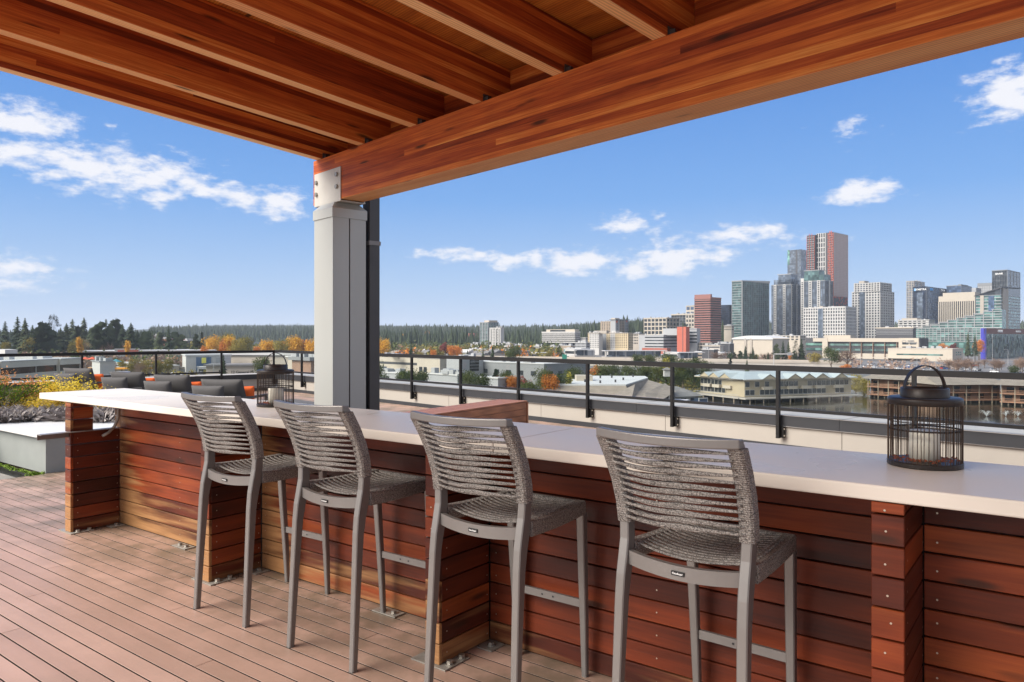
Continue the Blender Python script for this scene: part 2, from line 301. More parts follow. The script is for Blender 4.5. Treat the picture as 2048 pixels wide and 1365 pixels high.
BEIGEMET=mat('plate_paint',(.52,.50,.45),.5,.1,var=.06,scale=6)
BOLT=mat('bolt_steel',(.33,.31,.28),.4,.8,var=.3,scale=60)
SCREW=mat('screw_head',(.55,.50,.42),.35,.8)
COLM=mat('column_cladding',(.43,.435,.405),.45,.25,var=.03,scale=2,stretch=(1,1,.2))
DKMET=mat('dark_grey_metal',(.075,.072,.072),.42,.4,var=.12,scale=3)
BLACKMET=mat('black_powder_coat',(.012,.011,.011),.45,.0,var=.1,scale=5,spec=.3)
COPTOP=mat('coping_metal',(.40,.37,.335),.6,0,var=.10,scale=2.5)
FASCIA=mat('charcoal_fascia',(.026,.027,.031),.55,.1,var=.12,scale=3)
PANELM=mat('beige_fibre_panel',(.335,.305,.265),.65,0,var=.04,scale=2)
CHAIRM=mat('taupe_powder_coat',(.205,.19,.178),.38,.35,var=.05,scale=8)
BLK=mat('black_plastic',(.012,.012,.012),.5)
WHITEINK=mat('white_print',(.85,.85,.83),.5)
def rope_mat():
    m=bpy.data.materials.new('heathered_rope'); m.use_nodes=True; nt=m.node_tree; N=nt.nodes; L=nt.links; b=N['Principled BSDF']; b.inputs['Roughness'].default_value=.9
    tc=N.new('ShaderNodeTexCoord'); n=N.new('ShaderNodeTexNoise'); n.inputs['Scale'].default_value=210; n.inputs['Detail'].default_value=2; n.inputs['Roughness'].default_value=.8; L.new(tc.outputs['Object'],n.inputs['Vector'])
    cr=N.new('ShaderNodeValToRGB'); e=cr.color_ramp.elements; e[0].position=.36; e[0].color=(.048,.042,.038,1); e[1].position=.68; e[1].color=(.40,.36,.325,1); L.new(n.outputs[0],cr.inputs[0]); L.new(cr.outputs[0],b.inputs['Base Color'])
    w=N.new('ShaderNodeTexWave'); w.bands_direction='Z'; w.inputs['Scale'].default_value=42; w.inputs['Distortion'].default_value=1.2; L.new(tc.outputs['Object'],w.inputs['Vector'])
    bp=N.new('ShaderNodeBump'); bp.inputs['Strength'].default_value=.55; bp.inputs['Distance'].default_value=.003; L.new(w.outputs[0],bp.inputs['Height'])
    bp2=N.new('ShaderNodeBump'); bp2.inputs['Strength'].default_value=.5; bp2.inputs['Distance'].default_value=.002; L.new(n.outputs[0],bp2.inputs['Height']); L.new(bp.outputs[0],bp2.inputs['Normal']); L.new(bp2.outputs[0],b.inputs['Normal'])
    return m
ROPE=rope_mat()
LANT=mat('dark_bronze_lantern',(.030,.022,.018),.4,.3,var=.15,scale=20)
RATTAN=mat('dark_rattan_rods',(.050,.026,.012),.5,0,var=.5,scale=30,stretch=(1,1,.3))
WAX=mat('ivory_candle',(.78,.74,.62),.5); 
CUSH=mat('charcoal_cushion',(.085,.080,.078),.9,0,var=.08,scale=6,bump=.15,bscale=300)
ORANGE=mat('orange_pillow',(.78,.13,.02),.85,0,var=.05,scale=8)
WHITETOP=mat('white_grey_top',(.72,.71,.69),.35,.1,var=.03,scale=3)
GREYBOX=mat('pale_grey_plaster',(.25,.265,.25),.6,0,var=.08,scale=3,bump=.05)
CONC=mat('paver_concrete',(.24,.22,.19),.8,0,var=.3,scale=4,bump=.2,rand=.15)
MOSS=mat('moss',(.14,.22,.02),.95,0,var=.5,scale=30,bump=.5)
def glass_mat():
    m=bpy.data.materials.new('clear_glass'); m.use_nodes=True; nt=m.node_tree; N=nt.nodes; L=nt.links; N.remove(N['Principled BSDF']); o=N['Material Output']
    t=N.new('ShaderNodeBsdfTransparent'); t.inputs[0].default_value=(.93,.955,.94,1); g=N.new('ShaderNodeBsdfGlossy'); g.inputs['Roughness'].default_value=.02
    lw=N.new('ShaderNodeLayerWeight'); lw.inputs[0].default_value=.5; f=N.new('ShaderNodeMath'); f.operation='POWER'; L.new(lw.outputs['Facing'],f.inputs[0]); f.inputs[1].default_value=6; f2=N.new('ShaderNodeMath'); f2.operation='MULTIPLY_ADD'; L.new(f.outputs[0],f2.inputs[0]); f2.inputs[1].default_value=.35; f2.inputs[2].default_value=.02; f=f2; mx=N.new('ShaderNodeMixShader'); L.new(f.outputs[0],mx.inputs[0]); L.new(t.outputs[0],mx.inputs[1]); L.new(g.outputs[0],mx.inputs[2]); L.new(mx.outputs[0],o.inputs[0]); return m
GLASS=glass_mat()
# ================================================================== THE ROOF TERRACE
# ---- deck: planks run along the bar direction
PITCH=.0975
deck=ob('deck',None,None,bar(0,0,0),RB,kind='structure')
fr=MB().box(-16,3.2,-2.2,3.44,-.06,-.0345)
part('deck_frame',fr,BLACKMET,deck)
rows=[]; d=-.35
me_cache={}
def plank_mesh(L,w,h,m,c=.003,key='p'):
    k=(round(L,2),w,h,key)
    if k not in me_cache:
        me=MB().cbox(0,L,0,w,-h,0,.0009).mesh('plank',[m,BLACKMET])
        for p in me.polygons:
            if abs(p.normal.y)>.9: p.material_index=1      # grooved edge, black for the shade painted into the gaps
        me_cache[k]=me
    return me_cache[k]
j=0; d=.20
while d<3.42:
    x=-9.1
    off=(j*1.37)%4.6
    cuts=[-9.1]+[c for c in (-9.1+.7+off+k*4.88 for k in range(-1,4)) if -8.9<c<2.6]+[2.9]
    for a,b_ in zip(cuts[:-1],cuts[1:]):
        L=round(b_-a,2); ob('plank',plank_mesh(L-.003,PITCH-.0075,.025,DECKM),deck,(a,d,0))
    d+=PITCH; j+=1
far=MB()
k=0; dd=d
while dd<12.5:
    far.cbox(-22,6,dd,dd+PITCH-.0075,-.025,0,.003); dd+=PITCH
kk=.2-PITCH
while kk>-2.2: far.cbox(-9.1,2.9,kk,kk+PITCH-.0075,-.025,0,.003); kk-=PITCH
part('deck_boards',far,DECKM,deck,kind='stuff')
slab=MB().poly([bld(-20.9,-22)[:2],bld(14,-22)[:2],bld(14,9.95)[:2],bld(-20.9,9.95)[:2]],-20.4,-.07)
ob('terrace_building',slab.mesh('terrace_building',PANELM),None,label='the beige apartment building whose roof carries the timber terrace',category='building')
# pavers by the low grey table
pav=ob('paved_path',None,None,bar(0,0,0),RB,kind='structure')
pm=MB().cbox(0,.59,0,.59,-.05,-.004,.004).mesh('paver',CONC)
for i in range(10):
    for jx in range(9): ob('paver',pm,pav,(-9.72-.6*i,-2.2+.6*jx,0))
ms=MB(); r=random.Random(3)
for i in range(800):
    a=r.random(); x=-10.9+a*1.78+r.gauss(0,.03) ; y=3.40-abs(r.gauss(0,.03)); 
    if r.random()<.12: x=-9.13+r.gauss(0,.03); y=3.38+r.gauss(0,.04)
    hgt=r.uniform(.004,.016)*(2.2 if x>-9.25 else 1); w=.012; an=r.uniform(0,6.28)
    ms.add([(x-w*math.cos(an),y-w*math.sin(an),-.004),(x+w*math.cos(an),y+w*math.sin(an),-.004),(x+r.gauss(0,.02),y+r.gauss(0,.02),hgt)],[(0,1,2)])
o=part('moss_tuft',ms,MOSS,pav,kind='stuff')
# ---- low grey table / plinth
t=thing('low_table','low pale grey plinth with an overhanging white top left of the bar','table',bar(-9.88,3.93,0),RB)
bevel(part('table_top',MB().box(-.80,.80,-.53,.52,.40,.45),WHITETOP,t),.006)
bevel(part('plinth',MB().box(-.77,.77,-.46,.50,-.003,.398),GREYBOX,t),.004)
# ---- bar
B=thing('bar_counter','long outdoor bar of red slatted hardwood with a brushed steel top','bar counter',bar(0,0,0),RB)
bar0=B
def slab_top(a,b_):
    m=MB().box(a,b_,2.523,3.216,1.017,1.066); return m
bevel(part('counter_top',slab_top(-6.75,-2.002),STEELTOP,B),.006,3)
bevel(part('counter_top',slab_top(-1.999,1.9),STEELTOP,B),.006,3)
FS=[(-6.285,-6.190),(-4.341,-4.250),(-2.413,-2.325),(-.494,-.401),(1.44,1.53)]
PB=.0972
def board(parent,s0,s1,d0,d1,z0,z1,wear=0,endwear=0,axis='x'):
    if axis=='x': L,w=s1-s0,d1-d0; m=MB().cbox(0,L,0,w,0,z1-z0,.0022).mesh('board',IPE); o=ob('board',m,parent,(s0,d0,z0))
    else: L,w=d1-d0,s1-s0; m=MB().cbox(0,L,0,w,0,z1-z0,.0022).mesh('board',IPE); o=ob('board',m,parent,(s1,d0,z0),R(90))
    o['wear']=float(wear); o['endwear']=float(endwear); return o
scr=MB()
def screw(s,d,z,face):  # small pan head
    n=8; r_=.0035
    if face=='f': vs=[(s+r_*math.cos(a*math.pi/4),d-.0015,z+r_*math.sin(a*math.pi/4)) for a in range(8)]; scr.add(vs,[tuple(range(8))])
    else: vs=[(s+.0015,d+r_*math.cos(a*math.pi/4),z+r_*math.sin(a*math.pi/4)) for a in range(8)]; scr.add(vs,[tuple(range(8))])
for fi,(a,b_) in enumerate(FS):
    for k in range(11):
        z0=.008+k*PB; z1=min(z0+PB-.0065,1.013)
        w=[.55,.35,.1][k] if k<3 else (.42 if (k>7 and fi==0) else 0)
        jit=RND.uniform(-.001,.001)
        board(B,a,b_,2.532+jit,2.553,z0,z1,w+(.45 if fi in(0,1,2) and k<4 else 0)*(1 if fi<3 else .0)+(.2 if fi==1 else 0))
        dep=2.905
        if fi==0 and k>=8: dep=2.70
        board(B,a+.002,b_-.002+jit,2.5545,dep,z0,z1,w*.7,0,'y')
        screw((a+b_)/2+RND.uniform(-.008,.012),2.532+jit,(z0+z1)/2+RND.uniform(-.01,.01),'f')
        if dep>2.8: screw(b_-.001+jit,2.585,(z0+z1)/2,'s'); screw(b_-.001+jit,2.885,(z0+z1)/2-.01,'s')
for bi in range(4):
    a=FS[bi][1]+.001; b_=FS[bi+1][0]-.001
    for k in range(11):
        z0=.008+k*PB; z1=min(z0+PB-.0065,1.013)
        wl=[[.62,.48,.30,.20,.12],[.5,.35,.2,.1,.05],[.3,.12,.05,0,0],[.06,0,0,0,0]][bi]; w=wl[k] if k<5 else 0
        ew=[.62,.70,.15,.0][bi]*(1 if k>1 else .7)
        board(B,a,b_,2.909+RND.uniform(-.0012,.0012),2.93,z0,z1,w,ew)
        for q in (.022,.5,.978): screw(a+(b_-a)*q,2.908,(z0+z1)/2+RND.uniform(-.012,.012),'f')
for k in range(11):   # back skin and the wall end
    z0=.008+k*PB; z1=min(z0+PB-.0065,1.013)
    board(B,-6.285,1.8,3.03,3.05,z0,z1,.2 if k<3 else 0)
    board(B,-6.285,-6.192,2.909,3.028,z0,z1,.55)
part('screw_heads',scr,SCREW,B,kind='stuff')
part('backing_frame',MB().box(-6.19,1.8,2.933,3.027,.0,1.016),BLACKMET,B)
# base plates with hex bolts
def hexbolt(mb,x,y,z,r_=.016,h=.014):
    mb.lathe([(0,z+.003),(r_*1.35,z+.003),(r_*1.35,z),(0,z)][::-1],12,(x,y,0)); 
    vs=[(x+r_*math.cos(R(60*i+15)),y+r_*math.sin(R(60*i+15)),z+.003) for i in range(6)]+[(x+r_*math.cos(R(60*i+15)),y+r_*math.sin(R(60*i+15)),z+.003+h) for i in range(6)]
    mb.add(vs,[(6,7,8,9,10,11)]+[(i,(i+1)%6,6+(i+1)%6,6+i) for i in range(6)])
def plate(x0,x1,y0,y1,bolts):
    p=part('base_plate',MB().box(x0,x1,y0,y1,.0015,.0075),GALV,B)
    for (x,y) in bolts:
        mb=MB(); hexbolt(mb,0,0,0); ob('bolt',mb.mesh('bolt',BOLT),p,(x,y,.0075))
for (a,b_) in FS[:4]:
    plate(a-.075,b_+.055,2.512,2.685,[(a-.045,2.60),(b_+.027,2.575),(b_+.027,2.66)])
    plate(b_+.005,b_+.095,2.80,2.905,[(b_+.05,2.855)])
for s in (-5.15,-3.02,-1.15):
    plate(s-.08,s+.10,2.825,2.903,[(s-.03,2.862),(s+.055,2.862)])
# steel arm in the notch of the left fin and the conduit in the corner
part('steel_arm',MB().box(-6.225,-6.15,2.31,2.88,.783,.789).box(-6.225,-6.219,2.31,2.88,.745,.783),CHAIRM,B)
pts=[(-6.165,2.888,1.01),(-6.165,2.885,.93),(-6.165,2.878,.86),(-6.163,2.85,.80),(-6.16,2.80,.755),(-6.158,2.755,.735)]
part('conduit',MB().tube(pts,.012,10),GALV,B,True)
# ---- bar stools
def stool(name,label,s,D,rz):
    t=thing(name,label,'bar stool',bar(s,D,0),RB+rz,'rope-back stools along the bar')
    def rectsec(wx,wy,c=.004): return [(-wx/2+c,-wy/2,0),(wx/2-c,-wy/2,0),(wx/2,-wy/2+c,0),(wx/2,wy/2-c,0),(wx/2-c,wy/2,0),(-wx/2+c,wy/2,0),(-wx/2,wy/2-c,0),(-wx/2,-wy/2+c,0)]
    prof=[(.000,.0,.030),(.020,.35,.036),(.038,.62,.044),(.050,.70,.052),(.064,.76,.056),(.074,.82,.050),(.076,.88,.047),(.066,.95,.045),(.040,1.03,.043),(.000,1.11,.042),(-.050,1.19,.040),(-.060,1.205,.040)]
    def px(z): return .228-.010*min(z/.8,1)+.016*max(0,(z-.8)/.4)
    for sg in (-1,1):
        mb=MB(); mb.sweep([(sg*px(z),y,z) for y,z,w in prof],[rectsec(.030+.006*min(1,z/.5),w) for y,z,w in prof])
        lg=part('back_leg',mb,CHAIRM,t,False)
        part('foot_cap',MB().box(sg*.228-.014,sg*.228+.014,-.014,.014,-.001,.006),BLK,lg)
        mb=MB(); fp=[(.585,0,.026),(.572,.25,.032),(.552,.55,.036),(.540,.745,.038)]
        mb.sweep([(sg*(.187+.012*z),y,z) for y,z,w in fp],[rectsec(w,w) for y,z,w in fp]); part('front_leg',mb,CHAIRM,t)
        # rope wound round the back post
        pw=[(y,z) for y,z,w in prof if .87<z<1.195]; pw[0]=(.076,.878)
        mb=MB(); mb.sweep([(sg*px(z),y,z) for y,z in pw],[rectsec(.050,.058,.008) for _ in pw]); part('post_wrap',mb,ROPE,t)
        mb=MB(); ys=[.095+.445*i/6 for i in range(7)]
        mb.sweep([(sg*(.222-.028*(y-.095)/.445),y,.772-.006*math.sin((y-.095)/.445*math.pi)) for y in ys],[[(-.020,0,-.030),(.020,0,-.030),(.024,0,-.022),(.024,0,.022),(.018,0,.030),(-.02,0,.030)] for _ in ys]); part('seat_rail',mb,ROPE,t)
    mb=MB(); n=16; xs=[-.208+.416*i/n for i in range(n+1)]
    mb.sweep([(x,.062-.026*(1-(x/.208)**2),.758-.013*(1-(x/.208)**2)) for x in xs],[[(0,-.011,-.024),(0,.011,-.024),(0,.011,.024),(0,-.011,.024)][::-1] for _ in xs]); part('rear_crossbar',mb,CHAIRM,t)
    mb=MB(); mb.box(-.205,.205,.535,.555,.735,.797); part('front_rail',mb,ROPE,t)
    mb=MB(); mb.box(-.185,.185,.560,.574,.315,.350); fr_=part('footrest',mb,CHAIRM,t)
    sc=MB()
    for x in (-.03,.03):
        sc.add([(x+.005*math.cos(a*math.pi/4),.5585,.332+.005*math.sin(a*math.pi/4)) for a in range(8)],[tuple(range(8))])
    part('screw',sc,BLK,fr_)
    mb=MB(); xs=[-.252+.504*i/n for i in range(n+1)]
    mb.sweep([(x,-.062-.040*(1-(x/.252)**2),1.205-.006*(1-(x/.252)**2)) for x in xs],[[(0,-.020,-.014),(0,.018,-.016),(0,.018,.014),(0,-.020,.016)][::-1] for _ in xs]); bevel(part('top_rail',mb,CHAIRM,t),.004)
    # woven back: bands of rope, gathered in the middle, two layers round the posts
    def yz(q):   # height on the back post -> y
        P=[(y,z) for y,z,w in prof]
        for (y0,z0),(y1,z1) in zip(P[:-1],P[1:]):
            if z0<=q<=z1: return y0+(y1-y0)*(q-z0)/(z1-z0)
        return P[-1][0]
    nb=12; z0_,z1_=.893,1.186; pit=(z1_-z0_)/nb
    for i in range(nb):
        mb=MB()
        for side in (-1,1):
            zc=z0_+pit*(i+.5); pts=[]; secs=[]; m=18
            for k in range(m+1):
                u=-1+2*k/m; x=u*.222; f=1-abs(u)
                sk=.0045*math.sin(u*math.pi)*(1 if i%2 else .6)
                h=pit*(.165+.30*min(1,f*1.02)**1.1) if side<0 else pit*(.09+.24*f)
                z=zc+sk-.012*(1-u*u)*.6; y=yz(zc)+side*.024*(abs(u)**.7)+side*.004-.036*(1-u*u)
                if side>0: z-=.0095*abs(u)**.7
                pts.append((x,y,z)); secs.append([(0,-.0032,-h*.8),(0,-.0045,0),(0,-.0032,h*.8),(0,0,h),(0,.0032,h*.8),(0,.0045,0),(0,.0032,-h*.8),(0,0,-h)])
            mb.sweep(pts,secs)
        part('rope_band',mb,ROPE,t,True)
    nb=14; y0_,y1_=.105,.53; pit=(y1_-y0_)/nb
    for i in range(nb):
        mb=MB(); yc=y0_+pit*(i+.5); hw=.222-.028*(yc-.095)/.445; pts=[]; secs=[]; m=14
        for k in range(m+1):
            u=-1+2*k/m; f=1-abs(u); h=pit*(.19+.21*min(1,f*1.1))
            dip=.030*(1-u*u)*(.55+.45*math.cos((yc-.2)/.33*1.2))
            pts.append((u*hw,yc+.003*math.sin(u*3.14),.798-dip)); secs.append([(0,-h,0),(0,-h*.7,-.004),(0,h*.7,-.004),(0,h,0),(0,h*.7,.004),(0,-h*.7,.004)][::-1])
        mb.sweep(pts,secs); part('seat_band',mb,ROPE,t,True)
    tg=part('name_tag',MB().box(-.023,.023,.0205,.0245,.738,.752),BLK,t)
    text_mesh('tag_lettering','\u2022DecoScape\u2022',.0088,WHITEINK,tg,(0,.0198,.745),(R(90),0,0),.0002,xs=.85,bold=.0002)
    return t
s1=stool('bar_stool','grey rope-back bar stool farthest left, next to the left end of the bar',-3.69,2.268,R(1.5))
index_kids()
for (s,D,rz,lab) in [(-2.835,2.260,R(0.5),'grey rope-back bar stool in front of the pale column, second from the left'),
     (-1.925,2.275,R(0),'grey rope-back bar stool in front of the brown deck box, third from the left'),
     (-1.033,2.262,R(-2.0),'grey rope-back bar stool nearest the camera, rightmost of the four')]:
    copy_tree(s1,bar(s,D,0),RB+rz,lab)
# ---- lanterns
def lantern(label,s,D,rz,sc=1.0,lit=True):
    t=thing('lantern',label,'lantern',bar(s,D,1.0665),RB+rz,'candle lanterns on the bar top'); t.scale=(sc,sc,sc)
    part('base_ring',MB().lathe([(0,0),(.120,0),(.122,.003),(.122,.016),(.118,.019),(0,.019)],40),LANT,t,False)
    part('top_ring',MB().lathe([(.080,.247),(.114,.246),(.1205,.242),(.1215,.238),(.1215,.222),(.118,.219),(.112,.219),(.112,.236),(.080,.240)],40),LANT,t,True)
    part('neck',MB().lathe([(.079,.242),(.079,.276),(.076,.279),(.072,.279),(.072,.244)],40),LANT,t,True)
    part('middle_ring',MB().lathe([(.113,.128),(.117,.128),(.117,.134),(.113,.134),(.113,.128)],40).lathe([(.114,.158),(.117,.158),(.117,.161),(.114,.161),(.114,.158)],40),LANT,t)
    rods=MB(); r=random.Random(5)
    for i in range(60):
        a=2*math.pi*(i+r.uniform(-.28,.28))/60; rr=.1185; da=r.uniform(-.02,.02)
        rods.tube([(rr*math.cos(a),rr*math.sin(a),.017),(rr*math.cos(a+da),rr*math.sin(a+da),.224)],r.uniform(.0012,.0018),5)
    part('rattan_rods',rods,RATTAN,t,kind='stuff')
    part('candle',MB().lathe([(0,.020),(.050,.020),(.050,.121),(.047,.125),(.0,.122)],32),WAX,t,True)
    pts=[]; secs=[]
    for k in range(25):
        a=math.pi*k/24; pts.append((-.072*math.cos(a),0,.268+.088*math.sin(a))); nx,nz=-math.cos(a),math.sin(a)
        secs.append([(0,-.009,0),(nx*.0035,-.009,nz*.0035),(nx*.0035,.009,nz*.0035),(0,.009,0)])
    part('handle',MB().sweep(pts,secs),LANT,t)
    pl=MB(); r=random.Random(9)
    for i in range(90):
        a=r.uniform(0,6.28); q=r.uniform(.058,.108); x,y=q*math.cos(a),q*math.sin(a); z=.0195+r.uniform(0,.006); w=.007
        pl.add([(x-w,y-w*.5,z),(x+w,y-w*.4,z+.003),(x+w*.3,y+w,z+.006),(x-w*.5,y+w*.6,z+.001)],[(0,1,2,3)])
    part('dried_petals',pl,mat('dried_petals',(.25,.06,.02),.7,var=.6,scale=80),t,kind='stuff')
    return t
lantern('dark rod lantern with an ivory candle at the right end of the bar top',-.413,3.02,R(38))
lantern('small dark rod lantern with a candle on the bar top beside the pale column',-4.215,2.99,R(38),.985)
# ---- pergola / roof
col=thing('clad_column','pale grey metal-clad column carrying the end of the timber beam','column',bld(-5.546,3.175,0),R1)
w=.155
part('cladding_panel',MB().box(-w,w,-w,-w+.012,.0,2.56),COLM,col)
part('cladding_panel',MB().box(-w,-w+.012,-w+.0125,w,.0,2.56),COLM,col)
part('cladding_panel',MB().box(w-.012,w,-w+.0125,-.006,.0,2.56),COLM,col)
part('cladding_panel',MB().box(w-.012,w,.006,w,.0,2.56),COLM,col)
part('core',MB().box(-w+.0125,w-.0125,-w+.0125,w-.002,.0,2.55),DKMET,col)
e=w+.008
cp=MB(); cp.box(-e,e,-e,e,2.502,2.578)
f=.115
cp.add([(-e,-e,2.5785),(e,-e,2.5785),(e,e,2.5785),(-e,e,2.5785),(-f,-f,2.632),(f,-f,2.632),(f,f,2.632),(-f,f,2.632)],[(0,1,5,4),(1,2,6,5),(2,3,7,6),(3,0,4,7),(4,5,6,7)])
part('cap_flashing',cp,COLM,col)
dp=thing('downpipe','dark grey rectangular steel post behind the pale column','downpipe',bld(-5.44,3.41,0),R1)
bevel(part('pipe',MB().box(-.05,.06,-.05,.05,0,3.0),DKMET,dp),.004)
part('pipe_strap',MB().box(-.056,.066,-.056,.056,2.30,2.335),CHAIRM,dp)
BZ0,BZ1=2.65,3.034
bm=thing('timber_beam','big red-brown glulam beam crossing the view from the column to upper right','beam',bld(-5.83,3.08,BZ0),R1)
def bounce_lit_below(mb,mats):
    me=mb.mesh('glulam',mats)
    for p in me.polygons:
        if p.normal.z<-.8: p.material_index=1  # downward faces get the fir with bounce light painted in
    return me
bevel(ob('glulam',bounce_lit_below(MB().box(0,9.6,0,.215,0,BZ1-BZ0),[FIR,FIR_BOUNCE]),bm),.004)
br=part('beam_bracket',MB().box(.035,.47,-.0085,-.0005,-.008,.262).box(.035,.47,-.0085,.225,-.0165,-.0085).box(.035,.47,.2155,.2235,-.008,.262),BEIGEMET,bm)
for (x,z) in ((.075,.205),(.075,.105),(.415,.225),(.415,.125)):
    mb=MB(); vs=[]
    for yy,rr in ((0,.019),(-.014,.019)): vs+=[(rr*math.cos(R(60*i)),yy,rr*math.sin(R(60*i))) for i in range(6)]
    mb.add(vs,[(6,7,8,9,10,11)[::-1]]+[(i,6+i,6+(i+1)%6,(i+1)%6) for i in range(6)]); ob('bolt',mb.mesh('bolt',BOLT),br,(x,-.0085,z-.02))
SL=.0966
roof=thing('timber_roof','sloping red timber roof of joists and plywood over the bar','roof',bld(0,3.36,0),R1)
zj=BZ1+SL*(3.08-3.36)+.001      # joist underside height at D=3.36
jm=MB(); L_=5.0; jh=.285
jm.cbox(0,L_,-.0445,.0445,0,jh,.004); jme=bounce_lit_below(jm,[FIR,FIR_BOUNCE])
sj=[-5.735,-5.065,-4.362,-3.648,-2.935,-2.230,-1.525,-.82,-.115,.59,1.295,2.0,2.7]
for s in sj:
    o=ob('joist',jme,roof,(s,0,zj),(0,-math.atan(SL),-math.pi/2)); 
    part('joist_clip',MB().box(s+.046,s+.085,-.262,-.259,zj+.028,zj+.055).box(s+.046,s+.049,-.27,-.2,zj+.028,zj+.075),DKMET,roof)
for a,b_ in zip(sj[:-1],sj[1:]):
    part('blocking',MB().box(0,b_-a-.091,-.02,.018,0,jh-.003),FIR,roof,loc=(a+.0455,-.01,zj))
# plywood sheets above
for i in range(4):
    for k in range(2):
        mb=MB().box(0,2.43,0,2.43,0,.018); o=part('plywood_sheet',mb,PLY,roof); 
        o.location=(-5.86+2.434*i,-2.434*k+.04,zj+jh*1.0047+SL*2.434*k-.004+.002); o.rotation_euler=(-math.atan(SL),0,0); o.location.y-=2.43*1.0; o.location.z+=SL*2.43
part('roofing_edge',MB().box(-5.90,3.95,-.1,.12,0,.03),DKMET,roof,loc=(0,0,zj+jh+.035))
# ---- parapet and railing
def parapet(label,loc,rz,L,joff,poff,flip=1,post0=0.0,nposts=10,sp=1.69,corner=False,glab=''):
    """local x runs along the wall from the corner, y outward"""
    W=thing('parapet_wall',label,'wall',loc,rz)
    f=flip
    def bx(x0,x1,y0,y1,z0,z1): 
        return MB().box(x0,x1,min(f*y0,f*y1),max(f*y0,f*y1),z0,z1)
    x=0; cuts=[0]+[c for c in [poff+2.69*i for i in range(20)] if .2<c<L-.2]+[L]
    for a,b_ in zip(cuts[:-1],cuts[1:]): part('wall_panel',bx(a+.004,b_-.004,.03,.05,.075,.324),PANELM,W)
    part('wall_core',bx(0,L,.055,.5,-.05,.44),BLACKMET,W)
    part('base_flashing',bx(0,L,.018,.05,-.02,.078),FASCIA,W)
    cuts=[0]+[c for c in [joff+3.2*i for i in range(20)] if .2<c<L-.2]+[L]
    for a,b_ in zip(cuts[:-1],cuts[1:]):
        part('coping',bx(a+.002,b_-.002,0,.58,.466,.473),COPTOP,W)
        part('coping_fascia',bx(a+.002,b_-.002,0,.006,.325,.4655),FASCIA,W)
        if b_<L: 
            j=part('coping_seam',bx(b_-.04,b_+.04,-.003,.585,.4735,.478),COPTOP,W)
    part('drip_edge',bx(0,L,-.004,.004,.320,.3245),STEEL,W)
    Rl=thing('glass_railing',glab,'railing',loc,rz)
    y=-.06
    top=MB().box(0,L,f*y-.022,f*y+.022,1.066,1.138); part('top_rail',top,BLACKMET,Rl)
    pos=[post0+sp*i for i in range(nposts)]
    pme=MB().box(-.022,.022,-.025,.025,.165,1.065).mesh('post',BLACKMET)
    bme=MB().box(-.03,.03,0,f*.055,.17,.32).mesh('mounting_bracket',BLACKMET)
    bo=MB()
    for zz in (.20,.29): bo.box(.024,.0305+.01,.02*f-.009,.02*f+.009,zz-.009,zz+.009)
    bo=bo.mesh('bolt',SCREW)
    gl=MB().box(0,sp-.075,-.004,.004,.595,1.06).mesh('glass_pane',GLASS)
    rl=MB().box(0,sp-.046,-.02,.02,.537,.577).mesh('bottom_rail',BLACKMET)
    for p in pos:
        if p<L: 
            o=ob('post',pme,Rl,(p,f*y,0)); b=ob('mounting_bracket',bme,o,(.032,f*.026,0)); ob('bolt',bo,o,(.032,f*.02,0))
        if p+sp<=L+.5: ob('bottom_rail',rl,Rl,(p+.023,f*y,0)); ob('glass_pane',gl,Rl,(p+.037,f*y,0))
    return W
# right-hand run along the lake side (x = s from the corner)
cor=bld(-20.05,9.42)
parapet('low beige and charcoal parapet wall running from the corner along the lake side',cor,R1,26,20.05-14.0-3.2*2+.35+.0,20.05-14.79-2.69*1,1,0,16,1.69,glab='black post railing with glass panes along the lake side, right of the corner')
# left-hand run (towards camera left): x along -N1, outward = -T1
parapet('low beige and charcoal parapet wall running left from the corner',cor,R1-math.pi/2,15,2.2,1.0,-1,1.57,8,1.67,glab='black post railing with glass panes left of the corner')
# ---- deck box
def dirframe(p,ax): return math.atan2(ax[1],ax[0])
bx_=thing('deck_box','brown composite-board storage box standing beyond the bar','storage box',(.26,12.4,0),math.atan2(-.85,-.53))
# local x: towards camera along the long side, local y: to its right-hand side seen from that way (left in view -> negative)
for i in range(4): part('board',MB().cbox(0,3.2,-(.555/4)*(i+1)+.004,-(.555/4)*i,.428,.452,.003),COMPO,bx_)
for i in range(4):
    z=.424-.105*(i+1); part('board',MB().cbox(0.03,3.2,-.024,0,z+.003,z+.104,.003),COMPO,bx_); part('board',MB().cbox(.0,.022,-.553,-.026,z+.003,z+.104,.003),COMPO,bx_)
part('corner_post',MB().box(-.012,.026,-.024,.010,0,.425),COMPO,bx_)
part('box_frame',MB().box(.03,3.19,-.54,-.03,0.0,.42),BLACKMET,bx_)
